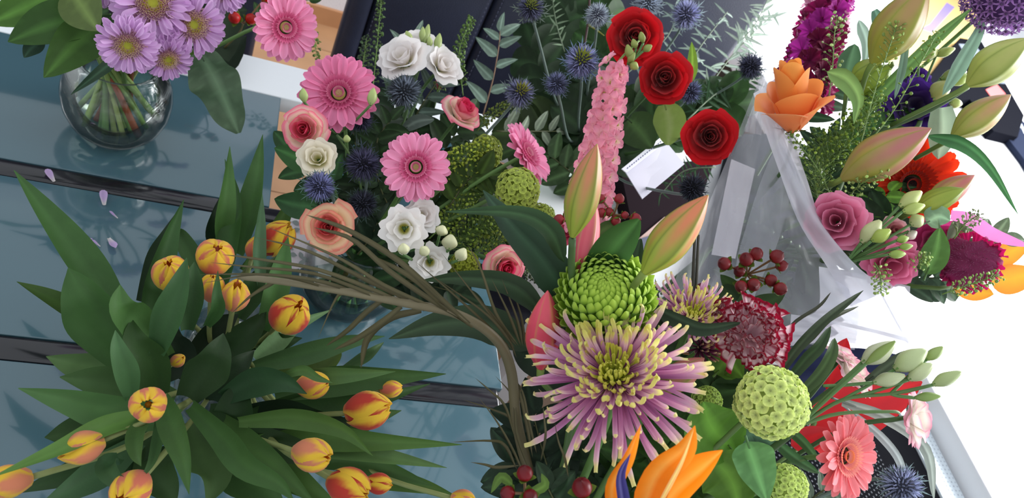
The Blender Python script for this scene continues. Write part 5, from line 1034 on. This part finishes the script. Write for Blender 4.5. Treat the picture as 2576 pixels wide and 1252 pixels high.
# red silky leaf (anthurium) and blue cloth
t = thing('anthurium', 'glossy red anthurium bract behind the lisianthus buds', 'flower', Matrix.Translation(A(2050, 1060, .92)))
wtube(t, 'stem', [A(2050, 1060, .92), A(1980, 1150, .9), aE], .003, .003, (90, 120, 60))
for pts, w_, r in (([(2040, 1070, .92), (2180, 1010, .92), (2320, 960, .93)], 150, .2), ([(2040, 1050, .93), (2110, 1110, .93), (2200, 1140, .94)], 110, -.2), ([(1990, 1120, .9), (2040, 1100, .9), (2090, 1080, .9)], 60, .1), ([(2080, 980, .93), (2110, 900, .93), (2130, 850, .93)], 60, .1), ([(1760, 1000, .87), (1790, 950, .87), (1800, 920, .87)], 50, .1), ([(1800, 1060, .87), (1830, 1010, .87), (1850, 960, .87)], 40, .1)):
    leafpx('', pts, w_, (222, 36, 44), roll=r, shape='broad', par=t, veins=False, name='red_bract', m=None) if False else wleaf(t, [A(*p) for p in pts], w_ * .92 / F, lambda u, v: mixc((226, 30, 38), (206, 28, 40), abs(math.sin(u * 6))), r, 'broad', .3, 14, 6, .04, name='bract', m=M_WAX)
thistle(2262, 1215, .85, 150, (.3, .35, .85), aE, 'large blue sea holly thistle at the lower edge beside the salmon gerbera', (104, 112, 150), (96, 112, 112))
branch('grey green leaves under the salmon gerbera', [(2000, 1300, .88), (2060, 1240, .88), (2120, 1220, .88)], 9, 80, (110, 128, 110), 'lance', .35)
t = thing('wrapping_cloth', 'dark blue patterned cloth in the gap behind the strap leaves', 'cloth', Matrix.Translation(A(2100, 950, 1.1)))
sheet(t, 'cloth', [[(1990, 880, 1.12), (2160, 875, 1.12), (2300, 900, 1.12)], [(1960, 960, 1.10), (2160, 960, 1.10), (2290, 960, 1.10)], [(1960, 1050, 1.08), (2120, 1050, 1.08), (2260, 1040, 1.08)]], mat('blue_cloth', .8, .2, 0, .4, 40, color=(40, 48, 82), vary=0), crump=.006)
# ================================================================ F: wrapped bouquet
t = thing('plastic_wrap', 'clear crinkled plastic wrap around the large mixed bouquet', 'wrap', Matrix.Translation(fF))
sheet(t, 'back_sheet', [[(1930, 150, 1.10), (1850, 350, 1.06), (1770, 540, 1.02), (1700, 700, 1.0), (1690, 830, 1.0)], [(1945, 170, 1.12), (1910, 400, 1.09), (1850, 560, 1.06), (1790, 720, 1.04), (1780, 860, 1.03)], [(1960, 300, 1.12), (1990, 450, 1.10), (1960, 600, 1.08), (1900, 740, 1.07), (1880, 870, 1.06)]], M_FILM, crump=.006, seed=2)
sheet(t, 'middle_sheet', [[(1970, 330, 1.08), (1920, 440, 1.05), (1880, 560, 1.03), (1850, 680, 1.01), (1850, 850, 1.0)], [(2010, 440, 1.08), (1990, 560, 1.05), (1990, 650, 1.03), (1990, 740, 1.01), (1990, 860, 1.0)], [(2060, 560, 1.08), (2080, 650, 1.05), (2110, 720, 1.03), (2160, 770, 1.01), (2150, 880, 1.0)]], M_FILM, crump=.005, seed=5)
sheet(t, 'folded_edge', [[(1895, 235, 1.03), (1925, 330, .995), (1960, 430, .98), (2010, 560, .965), (2080, 670, .95), (2140, 770, .94)], [(1935, 215, 1.03), (1960, 330, .98), (2000, 430, .96), (2045, 540, .945), (2130, 650, .935), (2210, 740, .93)], [(1950, 240, 1.04), (1995, 350, 1.0), (2030, 450, .98), (2070, 560, .96), (2165, 680, .95), (2240, 712, .95)]], M_FROST, crump=.004, seed=3, label='bright folded plastic edge')
sheet(t, 'lower_flap', [[(2060, 670, .955), (2170, 690, .955), (2290, 720, .96)], [(2060, 770, .94), (2170, 770, .94), (2285, 800, .95)], [(2020, 800, .935), (2170, 830, .935), (2285, 860, .95)]], M_FROST, crump=.007, seed=4, label='bright crumpled plastic flap')
sheet(t, 'under_flap', [[(1990, 790, .97), (2120, 810, .97), (2290, 850, .98)], [(1985, 870, .96), (2100, 860, .96), (2280, 878, .97)]], M_FROST, crump=.006, seed=7)
t2 = thing('paper_strip', 'pale grey paper strip standing inside the clear wrap', 'paper', Matrix.Translation(A(1830, 600, 1.14)))
plate(t2, 'strip', [(1840, 400, 1.16), (1900, 425, 1.16), (1850, 650, 1.12), (1790, 640, 1.12)], .001, (210, 208, 216))
sheet(t, 'tip', [[(1942, 140, 1.09), (1905, 240, 1.07), (1870, 330, 1.06)], [(1955, 160, 1.10), (1930, 240, 1.08), (1915, 340, 1.07)]], M_FILM, crump=.003, seed=9)
oc = lambda u, v, q: mixc(mixc((240, 150, 50), (250, 150, 84), q), (252, 176, 96), (v - .6) * 1.5)
rosette('rose', 1994, 296, .98, 152, (-.06, -.95, .34), aF, 'large orange rose with spreading outer petals', 'or', oc, [(3, .22, 2.25, 2.2, .0, 0), (3, .34, 2.3, 1.7, .03, 0), (3, .46, 2.2, 1.4, .08, .04), (3, .62, 1.55, 1.2, .22, .06), (4, .68, 1.3, .95, .5, .16)], hs=1.0, point=.05)
# magenta stock
t = thing('stock_spike', 'magenta and wine stock spike behind the orange rose', 'flower', Matrix.Translation(A(2010, 260, 1.25))); I = inv(t)
sp = [A(2010, 260, 1.25), A(2040, 160, 1.26), A(2070, 60, 1.28), A(2100, -40, 1.3)]; wtube(t, 'stem', sp + [], .003, .002, (90, 120, 70)); wtube(t, 'lower_stem', [sp[0], aF], .003, .003, (90, 120, 70)); S = crom(sp, 60)
def stk(c0, c1):
    g = G()
    for i in range(8): g.add(*blade(1, .9, 'fan', -.3, 1, .5 - .3 * (i % 2), .3, ruf=.16, fr=7, nu=6, nv=5, cf=lambda u, v: mixc(c0, c1, v)), Rz(i * 2.4) @ Rx(.5 * (i % 2)))
    return g.mesh('floret', M_PET)
sk = [stk((112, 8, 62), (150, 14, 88)), stk((96, 6, 60), (120, 10, 60)), stk((150, 26, 130), (186, 50, 160)), stk((190, 120, 160), (210, 160, 180))]
for i in range(30):
    v = i / 30; q = S[int(v * 59)]; tt = nrm(S[min(60, int(v * 59) + 1)] - S[int(v * 59)]); toc = nrm(EYE - q); x = np.cross(tt, toc); a = [-1.2, 0, 1.2, -.6, .6][i % 5] + random.uniform(-.2, .2); o_ = x * math.sin(a) + toc * math.cos(a)
    part(t, 'floret', sk[(0, 1, 0, 2, 1)[i % 5] if v < .7 else (2, 3, 0)[i % 3]], I @ mat_dir(nrm(o_ + tt * .2), q + o_ * 62 * 1.26 / F * (1 - .25 * v), i) @ Sc(33 * 1.26 / F * random.uniform(.9, 1.1)))
gerbera(2292, 462, 1.12, 250, (.30, .1, .9), aF, 'orange red gerbera with a black eye', 'red', (226, 60, 24), (214, 48, 20), (30, 10, 16), ring=(70, 16, 20), n1=22)
pl = lambda u, v, q: mixc(mixc((196, 84, 128), (226, 126, 160), v * .9 + q * .2), (232, 160, 190), (v - .88) * 5)
PLS = [(3, .16, .95, 2.0, .02, 0), (4, .3, .95, 1.4, .1, .02), (4, .44, .86, 1.1, .2, .06), (5, .56, .72, .95, .34, .16), (5, .62, .6, .85, .44, .24)]
rosette('lisianthus', 2104, 556, .95, 150, (-.1, -.1, 1), aF, 'large pink lisianthus against the plastic fold', 'pl', pl, PLS, .03)
rosette('lisianthus', 2245, 665, .95, 138, (.25, .35, .8), aF, 'pink lisianthus with an open yellow green throat near the plastic rim', 'pl2', lambda u, v, q: mixc(pl(u, v, q), (230, 100, 150), .3), LISI, .05)
rosette('lisianthus', 2250, 580, .97, 78, (.35, -.2, .8), aF, 'small pale pink lisianthus between green white buds', 'pp', two((206, 130, 136), (226, 176, 182)), PLS[:4], .03)
rosette('lisianthus', 2300, 270, 1.10, 150, (.2, -.2, .9), aF, 'deep violet lisianthus behind the lily stem', 'vi', two((46, 16, 84), (74, 36, 132)), LISI, .05)
rosette('lisianthus', 2305, 195, 1.14, 80, (.3, -.6, .6), aF, 'small violet lisianthus bloom before the desk phone', 'vi', two((46, 16, 84), (84, 44, 150)), LISI, .05)
rosette('lisianthus', 2350, 610, 1.08, 130, (.1, -.2, .9), aF, 'magenta flower half hidden behind the scalloped green leaf', 'mg', two((170, 40, 100), (196, 60, 130)), LISI, .05)
t = grp('lisianthus_buds', 'pale green lisianthus buds leaning over the pink lisianthus pair', 'flower buds', (2120, 690, .95), [(2130, 640, .955), (2110, 660, 1.0)], aF)
J = A(2130, 660, .945)
for a, b, w_, c in (((2166, 610, .925), (2215, 555, .92), 44, (208, 212, 156)), ((2192, 606, .915), (2240, 578, .91), 34, (176, 196, 92)), ((2262, 520, .93), (2318, 482, .93), 36, (196, 206, 130)), ((2270, 532, .925), (2326, 516, .925), 28, (188, 204, 112)), ((2290, 565, .94), (2322, 545, .94), 36, (214, 222, 160)), ((2255, 605, .91), (2286, 598, .91), 20, (156, 184, 84)), ((2262, 622, .905), (2296, 618, .905), 18, (156, 184, 84)), ((2235, 640, .905), (2278, 638, .905), 22, (160, 186, 90)), ((2285, 582, .95), (2300, 600, .95), 30, (236, 226, 210))):
    lisi_bud(t, A(*a), A(*b), w_ * a[2] / F, c, J)
t = grp('lisianthus_buds', 'olive lisianthus buds under the upper lily bud', 'flower buds', (2300, 260, 1.12), [(2330, 255, 1.12), (2240, 380, 1.1)], aF)
for a, b, w_, c in (((2312, 150, 1.10), (2356, 105, 1.1), 46, (178, 184, 108)), ((2340, 250, 1.09), (2388, 205, 1.09), 46, (176, 176, 104)), ((2355, 140, 1.1), (2402, 122, 1.1), 24, (176, 190, 96)), ((2366, 200, 1.1), (2430, 180, 1.1), 36, (140, 154, 84)), ((2390, 210, 1.09), (2440, 190, 1.09), 30, (168, 190, 90)), ((2390, 258, 1.1), (2420, 262, 1.1), 26, (200, 216, 130))):
    lisi_bud(t, A(*a), A(*b), w_ * a[2] / F, c, A(2320, 255, 1.12))
# lilies of the wrapped bouquet
t = grp('lily_stem', 'tall lily stem with five long closed buds reaching toward the window', 'lily', (2150, 420, 1.08), [(2130, 430, 1.08), (2060, 520, 1.06)], aF)
L_ = [((2195, 160, 1.0), (2335, -40, .94), 118, (160, 160, 66), (180, 140, 96), (150, 156, 60), (2140, 330, 1.05)), ((2142, 205, 1.05), (2220, 150, 1.02), 60, (150, 172, 66), (150, 160, 70), (110, 130, 50), (2120, 300, 1.06)),
 ((2434, 215, .96), (2590, 96, .92), 100, (176, 188, 96), (188, 190, 110), (140, 156, 70), (2240, 315, 1.02)), ((2395, 345, 1.02), (2543, 238, 1.0), 84, (178, 178, 90), (206, 148, 120), (150, 156, 66), (2300, 400, 1.06)),
 ((2118, 450, .98), (2343, 322, .92), 116, (172, 160, 84), (200, 116, 124), (160, 160, 62), (2080, 470, 1.02)), ((2240, 165, 1.02), (2150, 245, 1.05), 66, (146, 170, 60), (150, 172, 66), (110, 134, 46), (2120, 320, 1.06)),
 ((2330, 520, 1.0), (2452, 440, .99), 66, (190, 170, 100), (198, 104, 110), (180, 150, 80), (2250, 540, 1.04)), ((2300, 530, .97), (2426, 474, .95), 62, (160, 172, 70), (140, 158, 60), (120, 136, 46), (2250, 560, 1.02))]
for a, b, w_, ca, cb_, cm, pd in L_: lily_bud(t, A(*a), A(*b), w_ * (a[2] + b[2]) / 2 / F, ca, cb_, cm, ped=A(*pd))
wtube(t, 'side_stem', [A(2434, 218, .962), A(2340, 275, 1.0), A(2200, 340, 1.04), A(2100, 430, 1.07)], .0038, .0042, (74, 100, 66))
for pts, w_, c, r, sh in (
 ([(2060, 400, 1.06), (2200, 250, 1.03), (2340, 110, 1.0), (2445, 20, .98)], 34, (96, 130, 72), .4, 'strap'), ([(2250, 250, 1.02), (2270, 160, 1.0), (2278, 90, .99), (2276, 30, .98)], 24, (108, 134, 116), .5, 'lance'),
 ([(2370, 240, 1.05), (2420, 150, 1.04), (2460, 80, 1.03), (2474, 30, 1.02)], 44, (120, 150, 130), .5, 'lance'), ([(2080, 180, 1.0), (2130, 200, .99), (2160, 250, .985), (2148, 312, .98)], 56, (112, 146, 84), .4, 'lance'),
 ([(2330, 340, 1.0), (2420, 360, .99), (2490, 420, .98), (2562, 540, .97)], 42, (62, 108, 66), .5, 'lance'), ([(2370, 270, 1.07), (2372, 330, 1.07), (2360, 400, 1.07)], 66, (136, 154, 132), .1, 'strap'),
 ([(2200, 25, 1.12), (2215, 60, 1.12), (2222, 100, 1.12)], 34, (86, 120, 100), .3, 'oval'), ([(2160, 50, 1.15), (2180, 110, 1.14), (2170, 190, 1.13)], 30, (130, 150, 136), .3, 'lance'), ([(2150, 110, 1.18), (2130, 190, 1.16), (2140, 250, 1.14)], 56, (66, 96, 66), .2, 'lance')):
    leafpx('', pts, w_, c, roll=r, shape=sh, cup=.5, par=t, veins=False, nv=16)
# allium
t = thing('allium', 'purple allium globe cut by the upper corner of the photo', 'flower', frame(A(2540, -25, 1.0), facing(2540, -25, (0, 0, 1))))
fm = G(); [fm.add(*blade(1, .34, 'lance', -.3, 1, .7, .3, nu=2, nv=4, cf=lambda u, v: mixc((126, 84, 150), (176, 128, 196), v)), Rz(i * PI / 3)) for i in range(6)]; fm.add(*ball(.16, 5, 4, (96, 70, 110)), M_loc(0, 0, .3)); fm = fm.mesh('floret', M_PET)
Ra = 108 / F
for i, q in enumerate(fib(230)): part(t, 'floret', fm, mat_dir(q, [c * Ra * random.uniform(.84, .98) for c in q], i) @ Sc(Ra * .19))
part(t, 'core', mk('core', *ball(Ra * .82, 14, 10, (84, 56, 104)), M_FUZZ)); stem(t, aF, .003, back=.1)
# celosia
t = thing('celosia', 'wine magenta cockscomb with a fuzzy dark crest', 'flower', frame(A(2432, 658, 1.0), facing(2432, 658, (.1, -.2, .95)))); Rc = 76 / F
def cel():
    V, Fc, C = ball(1, 40, 24, (150, 20, 84), .6); V = [Vector(v) * (1 + .10 * math.sin(v[0] * 7 + 3 * math.sin(v[1] * 5)) + .08 * math.sin(v[1] * 11 + v[0] * 3) + .05 * math.sin(v[0] * 23 + v[1] * 17)) for v in V]
    C = np.array([mixc((172, 24, 96), (126, 46, 84), (v.z + .1) * 2) for v in V]); return mk('crest', V, Fc, C, M_FUZZ)
part(t, 'crest', cel(), Matrix.Diagonal((Rc, Rc * .78, Rc * .8, 1)))
g = G(); fz = lathe([(.012, 0), (.002, .12)], 3, c=(150, 84, 116))
for q in fib(420, .1, 1):
    k = 1 + .10 * math.sin(q[0] * 7 + 3 * math.sin(q[1] * 5)); g.add(*fz, mat_dir(nrm(np.array(q) + np.random.RandomState(int(q[0] * 1e4) % 999).uniform(-.6, .6, 3)), (q[0] * Rc * .85 * k, q[1] * Rc * .68 * k, q[2] * Rc * .56 * k)) @ Sc(Rc))
part(t, 'fuzz', g.mesh('fuzz', M_FUZZ), kind='stuff')
rf = mk('ruffle', *blade(1, .9, 'fan', .5, 1, 0, .2, ruf=.18, fr=9, nu=10, nv=5, cf=lambda u, v: mixc((150, 12, 74), (186, 24, 92), v)), M_PET)
for i in range(16): part(t, 'ruffle', rf, Rz(i * 2 * PI / 16) @ M_loc(0, Rc * .55, -.1 * Rc) @ Rx(random.uniform(-.3, .9)) @ Ry(random.uniform(-.6, .6)) @ Sc(Rc * random.uniform(.36, .7)))
stem(t, aF, .004, back=.08)
# yellow orange flower paper below
t = thing('yellow_petalled_flower', 'yellow orange petals showing below the cockscomb', 'flower', Matrix.Translation(A(2480, 720, 1.08)))
for pts, w_ in (([(2400, 700, 1.08), (2450, 728, 1.07), (2500, 740, 1.06)], 60), ([(2490, 705, 1.08), (2550, 700, 1.08), (2620, 680, 1.08)], 76), ([(2470, 660, 1.09), (2530, 640, 1.09), (2600, 600, 1.09)], 60)):
    wleaf(t, [A(*p) for p in pts], w_ * 1.08 / F, lambda u, v: mixc((246, 186, 60), (240, 120, 50), abs(u) * .5), .1, 'broad', .2, name='petal', m=M_PET)
wtube(t, 'stem', [A(2440, 690, 1.09), A(2300, 720, 1.05), aF], .003, .003)
t = thing('ribbon', 'curled pink satin ribbon lying over the cockscomb toward the window', 'ribbon', Matrix.Translation(A(2480, 570, 1.0)))
wleaf(t, [A(2392, 540, 1.02), A(2440, 552, 1.0), A(2500, 590, .98), A(2590, 620, .97)], 36 / F, lambda u, v: (236, 140, 204), .3, 'strap', .1, name='band', m=M_PET)
leafpx('scalloped grey green leaf beside the pink ribbon', [(2330, 560, .96), (2362, 545, .95), (2390, 555, .95)], 60, (120, 150, 118), wave=.15); leafpx('scalloped green leaf over the magenta flower', [(2330, 690, .97), (2355, 630, .96), (2365, 570, .95)], 66, (84, 124, 62), wave=.12)
for l, pts, w_, n_, c in (
 ('pennycress sprig across the magenta stock', [(2085, 250, 1.1), (2095, 160, 1.1), (2100, 80, 1.1), (2112, 45, 1.1)], 26, 44, (170, 190, 120)), ('pennycress sprig over the olive lily bud', [(2160, 380, 1.0), (2200, 230, .97), (2240, 110, .95), (2255, 65, .95)], 26, 60, (150, 176, 84)),
 ('long pennycress sprig beside the violet lisianthus', [(2120, 430, 1.0), (2240, 290, 1.0), (2320, 150, .98), (2362, 75, .98)], 22, 46, (130, 160, 70)), ('pennycress sprig below the orange rose', [(2100, 520, 1.0), (2060, 430, .99), (1985, 330, .98)], 22, 60, (128, 156, 64)),
 ('bright pennycress cluster beside the violet lisianthus', [(2080, 420, 1.03), (2160, 330, 1.02), (2210, 240, 1.02)], 34, 110, (124, 156, 58)), ('pennycress sprig beside the orange rose petals', [(2060, 440, 1.04), (2100, 370, 1.03), (2150, 290, 1.03)], 40, 110, (132, 164, 56)),
 ('pennycress tip below the pink lisianthus', [(2200, 660, .93), (2215, 690, .92), (2216, 738, .915)], 22, 40, (170, 196, 110)), ('pennycress sprig crossing under the cockscomb', [(2370, 740, .95), (2440, 715, .94), (2515, 690, .93)], 22, 60, (150, 184, 92)),
 ('pennycress cluster between pink lisianthus and cockscomb', [(2290, 680, .95), (2310, 660, .94), (2332, 645, .94)], 20, 40, (160, 190, 100)), ('fine pennycress on the pink ribbon', [(2400, 600, .97), (2430, 560, .96), (2465, 540, .955)], 22, 40, (140, 150, 110)),
 ('dark pennycress mass under the orange rose', [(2060, 520, 1.05), (2050, 430, 1.05), (2080, 340, 1.05)], 50, 160, (86, 118, 44)), ('pennycress sprig over the pink striped lily bud', [(2130, 500, .99), (2170, 460, .95), (2230, 432, .94)], 22, 40, (160, 186, 100))):
    thlaspi(l, pts, w_, n_, c)
for l, pts, n_, s_, c, sh in (
 ('feathery dark foliage under the orange rose', [(2060, 580, 1.12), (2060, 460, 1.12), (2090, 350, 1.13)], 16, 100, (36, 60, 36), 'lance'), ('feathery dark foliage beside the plastic fold', [(2100, 560, 1.12), (2120, 460, 1.12), (2160, 380, 1.13)], 16, 100, (34, 58, 34), 'lance'),
 ('dark foliage between violet lisianthus and lily buds', [(2160, 520, 1.14), (2220, 400, 1.14), (2240, 260, 1.16)], 14, 100, (44, 76, 44), 'lance'), ('feathery green foliage above the pink striped bud', [(2120, 400, 1.10), (2200, 330, 1.1), (2260, 260, 1.12)], 14, 80, (58, 96, 48), 'lance'),
 ('dark leaves behind the two pink lisianthus', [(2120, 700, 1.06), (2180, 620, 1.06), (2240, 540, 1.08)], 12, 110, (34, 56, 34), 'broad'), ('bright green leaves between gerbera and pink lisianthus', [(2150, 600, 1.08), (2200, 530, 1.08), (2240, 480, 1.1)], 7, 70, (92, 140, 52), 'broad'),
 ('dark leaves between pink lisianthus and cockscomb', [(2250, 720, 1.08), (2310, 700, 1.08), (2390, 700, 1.08)], 9, 90, (60, 84, 62), 'broad'), ('grey green leaves above the cockscomb', [(2380, 610, 1.06), (2440, 600, 1.05), (2520, 600, 1.05)], 8, 80, (96, 116, 88), 'broad'),
 ('dark leaves at the magenta stock foot', [(1990, 320, 1.3), (2060, 250, 1.3), (2140, 190, 1.32)], 9, 90, (46, 72, 46), 'lance'), ('soft green foliage inside the clear wrap', [(1900, 820, 1.16), (1900, 650, 1.18), (1930, 460, 1.2)], 12, 110, (50, 66, 50), 'broad'),
 ('dim foliage inside the lower wrap', [(1960, 880, 1.14), (2020, 780, 1.14), (2080, 720, 1.16)], 10, 110, (54, 66, 54), 'broad')):
    branch(l, pts, n_, s_, c, sh, .4 if sh == 'lance' else .55)
for i in range(7):
    a = A(1900 + i * 22, 560 + i * 12, 1.16); tt_ = thing('stem_bundle_stalk', 'green stalk gathered inside the clear wrap', 'stem', Matrix.Translation(a), 'stalks inside the clear wrap'); wtube(tt_, 'stalk', [a, (a + aF) / 2, aF, fF + [.01 * i - .03, 0, -.045]], .003, .003, (80, 104, 70))
t = thing('dark_stalks', 'pair of dark upright reed blades between lily bud and wrap', 'grass', Matrix.Translation(A(1744, 740, .9)))
for dx in (0, 9): wtube(t, 'blade', [A(1740 + dx, 770, .9), A(1744 + dx, 680, .9), A(1748 + dx, 590, .9)], .0022, .0016, (56, 54, 44))
leafpx('dark blade between green chrysanthemum and smaller spider one', [(1665, 800, .82), (1655, 760, .83), (1648, 700, .85)], 16, (44, 50, 36), shape='lance')
print('OBJ', len(bpy.data.objects), 'TRIS', sum(len(m.polygons) * 2 for m in bpy.data.meshes))
